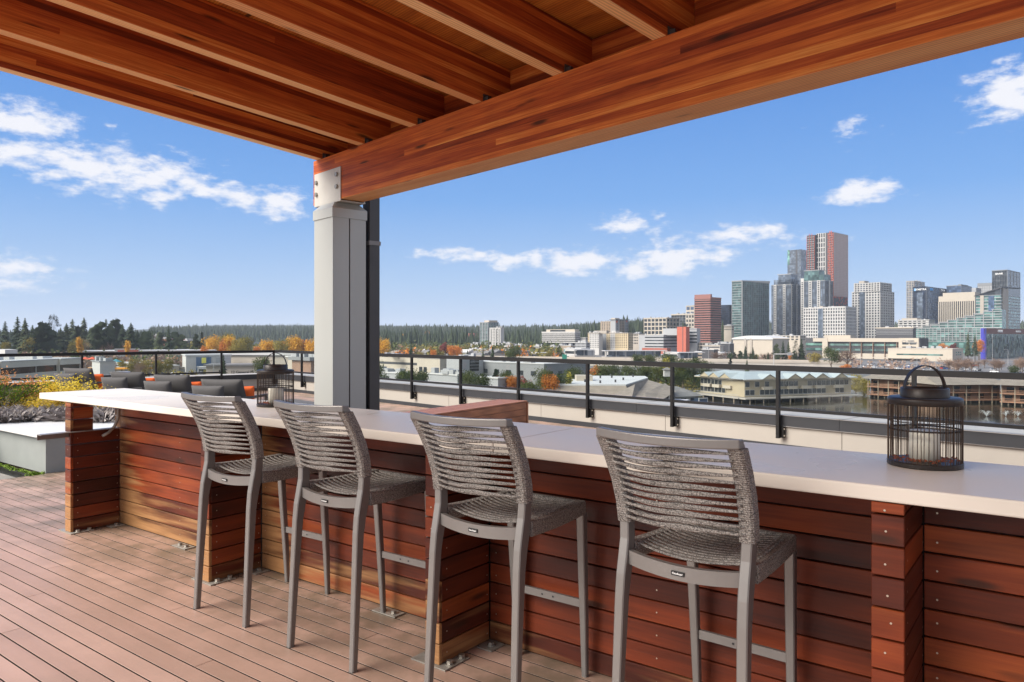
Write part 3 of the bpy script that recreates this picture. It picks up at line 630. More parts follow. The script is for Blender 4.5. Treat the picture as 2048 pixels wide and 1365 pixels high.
# ---- lounge chairs
def cushion(w,d,h,puff=.3,seg=14):
    mb=MB(); vs=[]; fs=[]
    n=seg
    def prof(u): return max(0,1-abs(u)**3.2)**.55
    for side in (1,-1):
        for i in range(n+1):
            for j_ in range(n+1):
                u=-1+2*i/n; v=-1+2*j_/n; t_=prof(u)*prof(v)
                vs.append((u*w/2*(1-.03*(1-abs(v))),v*d/2*(1-.03*(1-abs(u))),side*h/2*(.12+.88*t_)))
    N_=(n+1)*(n+1)
    for i in range(n):
        for j_ in range(n):
            a=i*(n+1)+j_; fs.append((a,a+n+1,a+n+2,a+1)); fs.append((N_+a,N_+a+1,N_+a+n+2,N_+a+n+1))
    edge=[i for i in range(n+1)]+[i*(n+1)+n for i in range(1,n+1)]+[n*(n+1)+j_ for j_ in range(n-1,-1,-1)]+[i*(n+1) for i in range(n-1,0,-1)]
    for a,b_ in zip(edge,edge[1:]+edge[:1]): fs.append((a,b_,N_+b_,N_+a))
    mb.add(vs,fs)
    rim=[vs[a] for a in edge]; mb.tube([(x,y,0) for x,y,z in rim],.006,5,closed=True,caps=False)
    return mb
cw=cushion(.70,.54,.17).mesh('back_cushion',CUSH,True); cw2=cushion(.54,.33,.15).mesh('lumbar_cushion',CUSH,True); cw3=cushion(.76,.74,.17).mesh('seat_cushion',CUSH,True); po=cushion(.33,.36,.13).mesh('orange_pillow',ORANGE,True)
chairs=[tuple(at(px,Y)[:2]) for px,Y in ((148,15.7),(247,14.2),(335,13.0),(436,11.8))]
def lounge(i,x,y):
    labs=['charcoal lounge chair farthest left, half hidden behind the yellow shrub','charcoal lounge chair in front of the railing, second from the left','charcoal lounge chair in front of the railing, third from the left','charcoal lounge chair just left of the small lantern, nearest the camera']
    rz=R(-14+3*(i%2)); t=thing('lounge_chair',labs[i],'lounge chair',(x,y,0),rz,'charcoal lounge chairs in a row')
    # local +y faces the railing, back at y=0
    part('frame',MB().box(-.42,-.37,-.02,.82,.52,.56).box(.37,.42,-.02,.82,.52,.56).box(-.42,.42,-.03,.02,.18,.56).box(-.37,.37,.0,.8,.17,.22),DKMET,t)
    for (a,b_) in ((-.395,0),(.395,0),(-.395,.79),(.395,.79)): part('leg',MB().box(a-.022,a+.022,b_-.022,b_+.022,0,.518),DKMET,t)
    ob('seat_cushion',cw3,t,(0,.44,.32))
    o=ob('back_cushion',cw,t,(0.03,.16,.60)); o.rotation_euler=(R(-68+4*i%7),0,R(3))
    o=ob('lumbar_cushion',cw2,t,(-.10,-.10,.585)); o.rotation_euler=(R(-78),0,R(2))
    p=ob('throw_pillow',po,None,(0,0,0),label=['orange throw pillow leaning on the chair farthest left','orange throw pillow on the second lounge chair from the left','orange throw pillow on the third lounge chair from the left','orange throw pillow beside the small lantern on the nearest lounge chair'][i],category='pillow',group='orange pillows on the lounge chairs')
    q=Matrix.Translation((x,y,0))@Matrix.Rotation(rz,4,'Z')@Matrix.Translation((.27,.30,.545))@Matrix.Rotation(R(24),4,'Z')@Matrix.Rotation(R(-72),4,'X')
    p.matrix_world=q; p.location=q.to_translation(); p.rotation_euler=q.to_euler()
for i,(x,y) in enumerate(chairs): lounge(i,x,y)
ot=thing('ottoman','grey upholstered ottoman beyond the small lantern','ottoman',(-3.45,12.2,0),R1)
bevel(part('cushion',MB().box(-1.0,1.0,-.35,.35,.24,.42),CUSH,ot),.05,4); part('frame',MB().box(-.96,.96,-.32,.32,0.0,.238),DKMET,ot)
# ================================================================== THE CITY BEYOND
GZ=-20.5
def sst(a,b,x): 
    t=max(0,min(1,(x-a)/(b-a))); return t*t*(3-2*t)
def gh(x,y):
    px=CXP+FPX*x/max(y,1)
    right=sst(1060,1280,px); left=1-sst(300,430,px)
    h=GZ+right*21*sst(860,1250,y)+left*15*sst(480,900,y)
    h+=(1-right)*(1-left*.6)*(34*sst(1300,2600,y)+44*sst(2900,4600,y)*(1-.5*sst(700,1000,px)))
    h+=right*26*sst(1500,2400,y)
    # lake basin
    lk=sst(40,60,x-.28*(y-200))*(1-sst(272,284,y))*sst(60,95,y)
    if lk>0: h-=4*lk
    return h
GRAV=mat('asphalt_and_lots',(.13,.125,.12),.85,var=.5,scale=.02,coord='Object',detail=9)
FARG=mat('woodland_floor',(.022,.030,.016),.95,var=.5,scale=.01,detail=8)
gm=MB(); xs=[-9000,-6000,-4000,-2600,-1800]+[-1300+50*i for i in range(15)]+[-560+14*i for i in range(96)]+[800+50*i for i in range(16)]+[1800,2600,4000,6000,9000]
ys=[-300,-100,0]+[30+9*i for i in range(30)]+[310+20*i for i in range(30)]+[920+50*i for i in range(40)]+[3000+200*i for i in range(14)]+[7000,9000,12000]
for y in ys:
    for x in xs: gm.v.append((x,y,gh(x,y)))
nx=len(xs)
for j in range(len(ys)-1):
    for i in range(nx-1):
        gm.f.append((j*nx+i,j*nx+i+1,(j+1)*nx+i+1,(j+1)*nx+i)); gm.m.append(1 if (ys[j]>900 or (ys[j]>520 and (xs[i]/max(ys[j],1)<-.42))) else 0)
ob('ground',gm.mesh('ground',[GRAV,FARG]),kind='structure')
def water_mat():
    m=bpy.data.materials.new('lake_water'); m.use_nodes=True; nt=m.node_tree; N=nt.nodes; L=nt.links; b=N['Principled BSDF']
    b.inputs['Base Color'].default_value=(.035,.032,.022,1); b.inputs['Roughness'].default_value=.08; b.inputs['IOR'].default_value=1.33
    tc=N.new('ShaderNodeTexCoord'); n=N.new('ShaderNodeTexNoise'); n.inputs['Scale'].default_value=.55; n.inputs['Detail'].default_value=5; L.new(tc.outputs['Object'],n.inputs['Vector'])
    bp=N.new('ShaderNodeBump'); bp.inputs['Strength'].default_value=.22; bp.inputs['Distance'].default_value=.12; L.new(n.outputs[0],bp.inputs['Height']); L.new(bp.outputs[0],b.inputs['Normal']); return m
ob('lake_water',MB().box(44,420,40,283,-22.4,-19.9).mesh('lake_water',water_mat()),kind='structure')
# ---- facade materials
def glassm(name,col,var=.5,cw=3.0,ch=3.4,rough=.18,met=.35):
    m=bpy.data.materials.new(name); m.use_nodes=True; nt=m.node_tree; N=nt.nodes; L=nt.links; b=N['Principled BSDF']
    tc=N.new('ShaderNodeTexCoord'); sp=N.new('ShaderNodeSeparateXYZ'); L.new(tc.outputs['Object'],sp.inputs[0])
    def M(op,a,b_):
        n=N.new('ShaderNodeMath'); n.operation=op
        for i,v in enumerate((a,b_)):
            if v is None: continue
            if isinstance(v,(int,float)): n.inputs[i].default_value=v
            else: L.new(v,n.inputs[i])
        return n.outputs[0]
    k=N.new('ShaderNodeCombineXYZ'); L.new(M('FLOOR',M('DIVIDE',M('ADD',sp.outputs[0],sp.outputs[1]),cw),None),k.inputs[0]); L.new(M('FLOOR',M('DIVIDE',sp.outputs[2],ch),None),k.inputs[1])
    w=N.new('ShaderNodeTexWhiteNoise'); L.new(k.outputs[0],w.inputs['Vector'])
    mr=N.new('ShaderNodeMapRange'); L.new(M('POWER',w.outputs['Value'],2.2),mr.inputs[0]); mr.inputs[3].default_value=1-var*.6; mr.inputs[4].default_value=1+var*1.6
    hs=N.new('ShaderNodeHueSaturation'); hs.inputs['Color'].default_value=(*col,1); L.new(mr.outputs[0],hs.inputs['Value']); L.new(hs.outputs[0],b.inputs['Base Color'])
    b.inputs['Roughness'].default_value=rough; b.inputs['Metallic'].default_value=met; return m
G_TEAL=glassm('teal_curtain_glass',(.085,.145,.14)); G_DARK=glassm('dark_window_glass',(.045,.052,.058),.7); G_BLUE=glassm('blue_curtain_glass',(.07,.105,.17)); G_NAVY=glassm('navy_curtain_glass',(.025,.035,.06))
G_GREEN=glassm('pale_green_glass',(.10,.19,.17),.8,5,3.2); G_GREY=glassm('grey_curtain_glass',(.13,.16,.20)); G_AQUA=glassm('aqua_glass',(.16,.30,.25),.5); G_BLACK=glassm('black_window_glass',(.02,.022,.025),.5)
def pm(n,c,r=.75,v=.06): return mat(n,c,r,0,var=v,scale=.15)
M_WHITE=pm('white_concrete',(.44,.43,.41)); M_CREAM=pm('cream_concrete',(.42,.37,.30)); M_BEIGE=pm('beige_stone',(.35,.31,.26)); M_GREY=pm('grey_cladding',(.20,.205,.21)); M_LGREY=pm('light_grey_cladding',(.31,.315,.32))
M_BROWN=pm('brown_red_granite',(.24,.105,.085)); M_TAN=pm('tan_cladding',(.30,.24,.18)); M_ORANGE=pm('orange_cladding',(.40,.10,.06)); M_RED=mat('orange_red_trim',(.60,.10,.04),.6); M_PINK=pm('pink_grey_panels',(.42,.30,.27))
M_ROOFW=mat('white_membrane_roof',(.50,.495,.48),.7,var=.10,scale=.08); M_ROOFG=mat('grey_shingle_roof',(.16,.155,.15),.85,var=.2,scale=.5); M_ROOFB=mat('brown_shingle_roof',(.22,.185,.15),.85,var=.2,scale=.5); M_ROOFL=mat('pale_metal_roof',(.33,.37,.37),.45,var=.08,scale=.3)
M_DARK=mat('dark_cladding',(.045,.045,.05),.6,var=.1,scale=.2); M_WOODB=pm('brown_timber_cladding',(.25,.15,.10),v=.15); M_YEL=pm('cream_yellow_wall',(.46,.37,.23)); M_CONC=mat('bare_concrete',(.38,.35,.31),.85,var=.15,scale=.1); M_BLUEP=mat('deep_blue_panel',(.03,.03,.32),.5); M_TEALP=mat('teal_panel',(.05,.25,.30),.5)
M_BRICK=pm('red_brown_brick',(.30,.09,.06)); M_PLAZA=mat('orange_yellow_trim',(.85,.36,.03),.5)
class Bld:
    def __init__(s,name,label,xl,xc,xr,yt,Y,core=None,cat='building',yb=None,group=None,zt=None):
        P=at(xc,Y); ql=(xl-CXP)/FPX; qr=(xr-CXP)/FPX
        s.wl=(P.x-ql*P.y)/(.6804+.7329*ql); s.wr=(qr*P.y-P.x)/(.7329-.6804*qr)
        s.wr=max(s.wr,6); s.zt=zy(yt,Y) if zt is None else zt; g=min(gh(P.x,P.y),gh(P.x+.7*s.wr,P.y+.7*s.wr))-2; s.g=g; s.Y=Y
        s.r=thing(name,label,cat,(P.x,P.y,g),R1,group); s.h=s.zt-g
        s.zb=(zy(yb,Y)-g) if yb else 0
        if core is not None:
            part('core',MB().box(-s.wl,0,0,s.wr,0,s.h),core,s.r)
    def z(s,py,Y=None): return zy(py,Y or s.Y)-s.g
    def put(s,mb,face,u0,u1,z0,z1,d,inn=0.0):   # u from 0..1 along the face, left to right
        if face=='L': mb.box(-s.wl*(1-u0),-s.wl*(1-u1),-d,-inn-.0,z0,z1)
        else: mb.box(inn,d,s.wr*u0,s.wr*u1,z0,z1)
    def grid(s,face,rows,cols,band,pier,bm,pm_=None,u0=0,u1=1,z0=None,z1=None,d=.35,edge=True,bn='floor_bands',pn='piers'):
        z0=s.zb if z0 is None else z0; z1=s.h if z1 is None else z1; fh=(z1-z0)/max(rows,1); ln=(s.wl if face=='L' else s.wr)
        if band>0:
            mb=MB()
            for k in range(rows+(1 if edge else 0)):
                a=z0+k*fh; 
                if k==rows: s.put(mb,face,u0,u1,a-fh*band*.5,a,d) ; continue
                s.put(mb,face,u0,u1,a,a+fh*band,d)
            part(bn,mb,bm,s.r,kind='stuff')
        if pier>0 and cols>0:
            mb=MB(); w=(u1-u0)/cols
            for k in range(cols+1):
                c=u0+k*w; hw=w*pier/2; s.put(mb,face,max(u0,c-hw),min(u1,c+hw),z0,z1,d+.12)
            part(pn,mb,pm_ or bm,s.r,kind='stuff')
    def slab(s,name,face,u0,u1,z0,z1,m,d=.5): mb=MB(); s.put(mb,face,u0,u1,z0,z1,d); return part(name,mb,m,s.r)
    def roofbox(s,u0,u1,v0,v1,h,m,name='penthouse',z=None):
        z=s.h if z is None else z
        return part(name,MB().box(-s.wl*(1-u0),-s.wl*(1-u1),s.wr*v0,s.wr*v1,z,z+h),m,s.r)
    def parapet(s,m,h=1.0,ov=.5):
        r=random.Random(int(s.wl*37+s.wr*11)); mb=MB()
        if s.wl>9:
            for k in range(r.randint(3,8)):
                x=-r.uniform(.1,.9)*s.wl; y=r.uniform(.12,.8)*s.wr; q=r.uniform(.8,2.4); mb.box(x-q,x+q*r.uniform(.4,1.2),y-q*.7,y+q*.7,s.h+h+.01,s.h+h+r.uniform(.7,2.0))
            part('roof_units',mb,M_LGREY,s.r,kind='stuff')
        return part('roof_parapet',MB().box(-s.wl-ov,ov,-ov,s.wr+ov,s.h,s.h+h),m,s.r)
# ---------- downtown, left to right
b=Bld('apartment_tower','grey-teal glass apartment tower behind a white slab, left of the skyline',960,976,997,646,900,G_TEAL,yb=694)
b.grid('L',17,3,.22,.14,M_LGREY); b.grid('R',17,4,.22,.14,M_LGREY); b.parapet(M_GREY,.8,.3); b.roofbox(.4,1,.1,.9,3,M_CREAM)
b=Bld('apartment_slab','narrow white apartment slab in front of the grey-teal tower',979,1001,1003,656.5,880,M_WHITE,yb=694)
b.grid('L',1,8,0,.0,M_WHITE); 
for u in (.12,.58,.84): b.slab('window_strip','L',u,u+.07,b.zb,b.h-1,G_DARK,.15)
mb=MB()
for k in range(15):
    for u in (.3,.42,.7): b.put(mb,'L',u,u+.06,b.zb+k*1.9+1,b.zb+k*1.9+2.2,.12)
part('windows',mb,G_BLACK,b.r,kind='stuff'); b.parapet(M_WHITE,.5,.2)
b=Bld('office_building','white and dark horizontally banded office block with a set-back top floor',1084,1150,1160,665.5,900,G_BLACK,yb=686)
b.grid('L',5,0,.5,0,M_WHITE); b.grid('R',5,0,.5,0,M_WHITE); b.parapet(M_WHITE,1.2); b.roofbox(.12,.98,.1,.9,4,M_CREAM); b.roofbox(.25,.7,.04,.9,2,G_DARK,'roof_windows',b.h+1.3)
b=Bld('hotel','grey and brown hotel slab with a small red zigzag sign on each side',1201,1222,1230,643,1020,M_TAN,yb=668)
b.grid('L',7,6,.0,.0,M_TAN); mb=MB()
for k in range(8):
    for u in (.15,.35,.6,.8): b.put(mb,'L',u,u+.08,b.zb+k*2+.6,b.zb+k*2+1.7,.1)
part('windows',mb,G_DARK,b.r,kind='stuff')
b=Bld('hotel_wing','taller grey hotel wing with brown centre bay and flat overhanging roof',1221,1231,1257,640,1000,M_LGREY,yb=668)
b.slab('brown_bay','R',.30,.68,0,b.h-1,M_TAN,.4); b.parapet(M_GREY,.9,1.2); b.roofbox(.1,.9,.0,.35,2.5,M_CREAM)
mb=MB()
for k in range(9):
    for u in (.12,.78,.9): b.put(mb,'R',u,u+.05,b.zb+k*2.1+.6,b.zb+k*2.1+1.7,.1)
    for u in (.36,.48,.58): b.put(mb,'R',u,u+.05,b.zb+k*2.1+.6,b.zb+k*2.1+1.7,.5)
part('windows',mb,G_DARK,b.r,kind='stuff')
def redmark(b,face,u,z,s):
    mb=MB(); 
    for i in range(3): b.put(mb,face,u+i*.035,u+i*.035+.02,z-(s if i!=1 else s*.55),z,.5)
    b.put(mb,face,u,u+.09,z-s*.3,z,.45); part('red_sign',mb,M_RED,b.r,kind='stuff')
redmark(b,'R',.05,b.h-1.4,2.6); redmark(b,'R',.80,b.h-.8,2.2)
b=Bld('apartment_block','white apartment block with cream end bays and small dark windows',1176,1198,1205,667,860,M_WHITE,yb=697)
def wins(b,face,rows,us,w,z0=None,z1=None,hf=.5,m=None,d=.12,nm='windows'):
    z0=b.zb if z0 is None else z0; z1=b.h if z1 is None else z1; fh=(z1-z0)/rows; mb=MB()
    for k in range(rows):
        for u in us: b.put(mb,face,u,u+w,z0+k*fh+fh*.3,z0+k*fh+fh*(.3+hf),d)
    part(nm,mb,m or G_DARK,b.r,kind='stuff')
wins(b,'L',8,[.05,.2,.35,.5,.65,.8,.92],.06); b.slab('cream_bay','L',0,.14,0,b.h,M_YEL,.1); b.parapet(M_CREAM,.6,.4); b.roofbox(.5,1.6,.2,.9,3,M_BEIGE)
b=Bld('apartment_block','cream-yellow apartment block with rows of small windows and grey stair strip',1205,1256,1266,667,850,M_YEL,yb=697)
b.slab('stair_strip','L',0,.16,0,b.h-.5,M_GREY,.3); wins(b,'L',9,[.2,.28,.36,.44,.52,.6,.68,.76,.84,.92],.035); b.slab('white_bay','L',.32,.5,b.h*.3,b.h,M_WHITE,.08); b.parapet(M_CREAM,.6,.4); b.roofbox(.35,.5,.1,.9,3,M_WHITE); wins(b,'R',9,[.2,.5,.8],.15)
b=Bld('office_building','small pale office block half hidden between the apartments and the grey hospital wing',1263,1278,1290,668,900,M_BEIGE,yb=690); wins(b,'L',4,[.1,.3,.5,.7],.12); wins(b,'R',4,[.1,.3,.5,.7],.12); b.parapet(M_GREY,.6)
b=Bld('office_building','beige gridded office block with large dark square windows',1288,1333,1358,637,960,G_DARK,yb=671)
b.grid('L',4,6,.26,.22,M_CREAM); b.grid('R',4,4,.26,.24,M_CREAM); b.parapet(M_CREAM,1.0,.6)
b=Bld('office_building','dark glass office block with a flat pale roof band behind the gridded one',1343,1389,1400,630,1040,G_DARK,yb=672)
b.grid('L',8,8,.10,.08,M_GREY); b.slab('gridded_bay','L',.62,1,b.zb,b.h,M_CREAM,.4); wins(b,'L',5,[.66,.78,.90],.07,hf=.6,d=.5); b.parapet(M_CREAM,1.6,.8)
b=Bld('office_building','pale blue glass office top rising behind the brown striped tower',1372,1389,1398,613,1150,M_CREAM,yb=672); wins(b,'L',6,[.08,.55],.36,hf=.6,m=G_BLUE,d=.3); b.parapet(M_CREAM,1.0)
b=Bld('office_tower','brown and black horizontally striped granite tower',1389,1421,1442,597,930,G_BLACK,yb=690)
for f in 'LR': b.grid(f,20,0,.52,0,M_BROWN)
b.parapet(M_BROWN,1.5,.4); b.roofbox(0,1,0,.15,5.2,M_BROWN,'stepped_top'); b.roofbox(0,.9,.12,.3,3.5,M_BROWN,'stepped_top')
b=Bld('office_tower','plain navy glass tower behind the brown striped one',1442,1459,1464,610,1050,G_NAVY,yb=690); b.grid('L',18,8,.12,.1,G_BLACK,d=.15)
b=Bld('residential_tower','teal glass tower with pale balcony bands on its left side and a sloping top edge',1464,1484,1538,563,1000,G_TEAL,yb=676)
b.grid('L',22,1,.16,.05,M_LGREY,d=.6); b.grid('R',28,12,.07,.10,M_GREY,d=.12); b.slab('edge_fin','R',0,.012,0,b.h+1,M_WHITE,.6); b.slab('edge_fin','R',.985,1,0,b.h+1,M_LGREY,.5)
b.parapet(M_LGREY,.8,.4); part('roof_canopy',MB().add([(-b.wl-1,-1,b.h+.8),(1,-1,b.h+.8),(1,b.wr+1,b.h+.8),(-b.wl-1,b.wr+1,b.h+.8),(-b.wl-1,-1,b.h+1.2),(1,-1,b.h+1.2),(1,b.wr+1,b.h+4),(-b.wl-1,b.wr+1,b.h+4)],[(0,3,2,1),(4,5,6,7),(0,1,5,4),(1,2,6,5),(2,3,7,6),(3,0,4,7)]),M_WHITE,b.r)
b=Bld('residential_tower','grey glass apartment tower with slim white window strips, left one of the pair',1543,1582,1602,570,1060,G_GREY,yb=674)
for f,us in (('L',[.13,.60]),('R',[.02,.5])):
    b.grid(f,30,10,.10,.10,M_DARK,d=.15)
    for u in us: b.slab('white_strip',f,u,u+.13,b.zb,b.h+1,M_WHITE,.7)
wins(b,'L',30,[.155,.625],.07,hf=.55,d=.9); wins(b,'R',30,[.06,.54],.06,hf=.55,d=.9); b.parapet(M_GREY,1,.3)
b.roofbox(.12,1,0,.8,8,G_GREY,'crown'); b.roofbox(.35,1,.0,.65,15,G_GREY,'crown'); b.roofbox(.3,1,-.02,.70,1.0,M_LGREY,'crown_edge',b.h+15)
b=Bld('residential_tower','grey glass apartment tower with slim white window strips, right one of the pair',1602,1650,1666,562,1020,G_GREY,yb=674)
for f,us in (('L',[.0,.33,.68]),('R',[.45])):
    b.grid(f,30,10,.10,.10,M_DARK,d=.15)
    for u in us: b.slab('white_strip',f,u,u+.13,b.zb,b.h+(1 if u>.1 else 5),M_WHITE,.7)
wins(b,'L',30,[.03,.36,.71],.07,hf=.55,d=.9); b.parapet(M_GREY,1,.3)
b.roofbox(.12,.95,0,.9,9,G_TEAL,'crown'); b.roofbox(.14,.75,0,.7,15,G_TEAL,'crown'); b.roofbox(.12,.78,-.02,.72,.8,M_LGREY,'crown_edge',b.h+15)
b=Bld('office_tower','blue-grey glass tower standing behind the paired apartment towers',1575,1602,1616,499,1300,G_GREY,yb=674)
b.grid('L',34,14,.05,.06,M_GREY,d=.12); b.slab('dark_recess','L',.62,.74,0,b.h,M_DARK,.3); b.slab('corner_glass','L',0,.15,b.h-26,b.h+.5,G_AQUA,.3)
b=Bld('residential_tower','tallest tower with orange-red balcony fins, white and black centre and pink-grey side',1632,1667,1696,464.5,1180,M_DARK,yb=674)
b.slab('white_black_bay','L',.02,.56,0,b.h,M_WHITE,.7); mb=MB(); fh=b.h/22
for k in range(22):
    for q in range(4): b.put(mb,'L',.05+q*.13,.05+q*.13+.075,k*fh+.12*fh,(k+1)*fh-.06*fh,.8)
part('windows',mb,G_BLACK,b.r,kind='stuff')
def finbay(b,face,u0,u1,zt,n,nm='balcony_fins'):
    mb=MB(); rr=random.Random(4); w=(u1-u0)/3; fh=zt/n
    for k in range(n):
        for q in range(4):
            c=u0+q*w
            if (k+q)%3: b.put(mb,face,c-.012,c+.012,k*fh,(k+1.6)*fh,1.6)
    part(nm,mb,M_RED,b.r,kind='stuff'); mb=MB()
    for k in range(n): b.put(mb,face,u0,u1,k*fh,k*fh+.22*fh,1.1)
    part('balconies',mb,M_LGREY,b.r,kind='stuff')
finbay(b,'L',.72,.99,b.h,46)
b.slab('side_panels','R',0,1,b.h*.40,b.h-.5,M_PINK,.3); wins(b,'R',38,[.04+.093*i for i in range(10)],.035,z0=b.h*.41,hf=.5,m=M_WHITE,d=.4)
mb=MB(); rr=random.Random(8)
for k in range(120): u=rr.uniform(0,.95); z=rr.uniform(0,b.h*.40); b.put(mb,'R',u,u+.02,z,z+rr.uniform(2,5),.3)
part('red_dashes',mb,M_RED,b.r,kind='stuff')
b=Bld('residential_tower_wing','lower wing of the tallest tower with orange-red balcony fins, seen on its left',1614,1630,1634,470,1195,M_DARK,yb=674,cat='building'); finbay(b,'L',.02,.95,b.h,46)
b=Bld('residential_tower','white gridded apartment tower with a dark glass strip and stepped shoulders',1704,1760,1788,583,1050,G_DARK,yb=678)
def whitegrid(b,rows,cl,cr):
    for f,c in (('L',cl),('R',cr)): b.grid(f,rows,c,.34,.42,M_WHITE,d=.4)
whitegrid(b,18,10,8); b.parapet(M_WHITE,.8,.5)
b.roofbox(.1,1,-.02,.8,13,G_DARK,'upper_storeys'); 
q=b.h; b.roofbox(.08,1.0,-.035,-.02,.1,M_WHITE,'ledge')
mb=MB(); 
for k in range(5): mb.box(-b.wl*.9,0.5,-b.wr*.02-.4,b.wr*.8,q+k*2.9,q+k*2.9+1.0)
for k in range(10): x=-b.wl*.9+b.wl*.9*k/9; mb.box(x-.6,x+.6,-b.wr*.02-.5,0,q,q+13)
for k in range(8): y=b.wr*.8*k/7; mb.box(0,.6,y-.5,y+.5,q,q+13)
part('floor_bands',mb,M_WHITE,b.r,kind='stuff')
b.slab('glass_strip','L',.28,.47,0,b.h+13,G_GREY,1.2); b.roofbox(.25,.45,0,.3,3,M_BEIGE,'penthouse',q+13)
b=Bld('residential_building','white gridded mid-rise apartment block with a dark glass strip',1607,1691,1712,615,900,G_DARK,yb=682)
whitegrid(b,10,17,8); b.parapet(M_WHITE,.9,.6); b.slab('glass_strip','L',.36,.475,0,b.h-1,G_GREY,1.0); b.roofbox(.36,.44,.1,.4,2.5,M_BEIGE); b.roofbox(.6,.95,.1,.6,1.6,M_LGREY)
b=Bld('residential_tower','grey-beige apartment tower with balconies behind the blue office complex',1813,1828,1849,563,1350,G_GREY,yb=645)
b.grid('L',24,3,.28,.2,M_BEIGE); b.grid('R',24,3,.3,.24,M_BEIGE); b.parapet(M_BEIGE,1)
b=Bld('office_tower','dark blue stepped glass office tower with a pale logo near its top',1826,1852,1912,573,1200,G_NAVY,yb=650)
b.grid('R',20,18,.06,.05,M_GREY,d=.15); b.slab('light_glass','R',.05,.42,0,b.h,G_GREY,.35); b.slab('light_glass','R',.5,.75,0,b.h-12,G_GREY,.35); b.slab('light_glass','L',.3,.75,0,b.h-10,G_GREY,.35)
LOGOB=mat('blue_logo',(.05,.35,.75),.5)
def sign(b,face,u,z,body,size,m=None,u_off=0):
    if face=='L': loc=(-b.wl*(1-u),-1.3,z); rot=(R(90),0,0)
    else: loc=(1.3,b.wr*u,z); rot=(R(90),0,R(90))
    return text_mesh('lettering',body,size,m or WHITEINK,b.r,loc,rot,.15,bold=.03)
sign(b,'R',.52,b.h-4,'SYMETRA',5); sign(b,'L',.6,b.h-5,'SYMETRA',4.2); b.slab('logo','R',.12,.2,b.h-6,b.h-2,LOGOB,1.2); b.slab('logo','L',.1,.24,b.h-7,b.h-3,LOGOB,1.2)
b=Bld('office_tower','blue glass office block with a flat grey top right of the stepped one',1893,1922,1943,572,1240,G_BLUE,yb=650); b.grid('R',16,8,.06,.06,M_GREY,d=.15); b.parapet(M_GREY,1); b.roofbox(.8,1,0,.7,2.5,M_GREY)
b=Bld('office_tower','pale grey office block partly hidden behind the striped beige one',1938,1952,1962,576,1290,M_LGREY,yb=650); b.grid('R',16,4,.3,.1,M_GREY)
b=Bld('office_tower','pale grey block left of the tall dark glass tower',1955,1984,2004,566,1330,M_LGREY,yb=650); b.grid('L',16,6,.12,.1,M_GREY); b.slab('sign_band','L',0,1,b.h-5,b.h-1,M_GREY,.6)
b=Bld('office_building','beige office block with tall dark vertical window stripes',1877,1950,1964,591,1080,M_CREAM,yb=640)
mb=MB()
for k in range(17): b.put(mb,'L',.03+k*.0575,.03+k*.0575+.03,0,b.h-8,.05)
part('window_stripes',mb,G_BLACK,b.r,kind='stuff')
mb=MB()
for k in range(18): b.put(mb,'L',.0+k*.0575,.0+k*.0575+.026,0,b.h-8,1.0)
part('piers',mb,M_CREAM,b.r,kind='stuff'); b.roofbox(.12,1,0,.7,5,M_CREAM)
b=Bld('office_tower','tall dark glass tower with an angular crown at the right edge',1984,2014,2040,541,1150,G_DARK,yb=650)
b.grid('R',11,4,.05,.06,M_LGREY,d=.3); b.grid('L',11,6,.02,.03,M_GREY,d=.2); b.parapet(M_GREY,1.0,.4); b.slab('pale_face','R',.35,.95,0,b.h-22,G_GREY,.25); sign(b,'L',.5,b.h-5,'BANK',4)
b=Bld('residential_tower','pale banded apartment tower under a big sloping dark roof blade',1952,2001,2040,590,960,G_GREEN,yb=684)
b.grid('L',15,1,.24,.0,M_LGREY,d=.7); b.grid('R',15,1,.24,0,M_LGREY,d=.7)
b.slab('concrete_shaft','L',.18,.33,0,b.h,M_BEIGE,1.2); b.slab('concrete_shaft','R',.08,.34,0,b.h+9,M_BEIGE,1.2); b.slab('blue_bay','L',.52,.75,0,b.h-1,G_BLUE,1.0)
w=b.wl; part('roof_blade',MB().add([(-w-2,-2,b.h-1),(2,-2,b.h+9),(2,b.wr-4,b.h+12),(-w-2,b.wr,b.h+1),(-w-2,-2,b.h-.2),(2,-2,b.h+10.4),(2,b.wr-4,b.h+13),(-w-2,b.wr,b.h+1.6)],[(0,3,2,1),(4,5,6,7),(0,1,5,4),(1,2,6,5),(2,3,7,6),(3,0,4,7)]),M_DARK,b.r)
part('upper_wedge',MB().add([(-w,0,b.h),(0,0,b.h),(0,b.wr,b.h),(-w,b.wr,b.h),(-w,0,b.h+.5),(0,0,b.h+9),(0,b.wr,b.h+12),(-w,b.wr,b.h+1)],[(0,3,2,1),(4,5,6,7),(0,1,5,4),(1,2,6,5),(2,3,7,6),(3,0,4,7)]),G_DARK,b.r)
# terraced green glass block: stepped sections
b=Bld('residential_building','long pale green glass apartment block stepping up to the right',1829,2003,2012,656,880,G_GREEN,yb=684,zt=zy(656,880))
b.grid('L',6,22,.22,.10,M_LGREY,d=.5)
base=b.h; n=9
for i in range(n):
    u0=.10+i*.1; hh=(i+1)*2.1*1.15
    sg=MB().box(-b.wl*(1-u0),-b.wl*(1-min(1,u0+.1))-.02,0.0+i*.3,b.wr,base+.01,base+hh); part('terrace_step',sg,G_GREEN,b.r)
    mb=MB(); 
    for k in range(int(hh/3.2)+1): mb.box(-b.wl*(1-u0),-b.wl*(1-min(1,u0+.1)),-.6+i*.3,i*.3,base+k*3.2,base+k*3.2+.8)
    mb.box(-b.wl*(1-u0)-1,-b.wl*(1-min(1,u0+.1)),-1.2+i*.3,b.wr*.6,base+hh,base+hh+.7)
    mb.box(-b.wl*(1-u0)-.3,-b.wl*(1-u0)+.4,-.8+i*.3,i*.3,base,base+hh); part('floor_bands',mb,M_LGREY,b.r,kind='stuff')
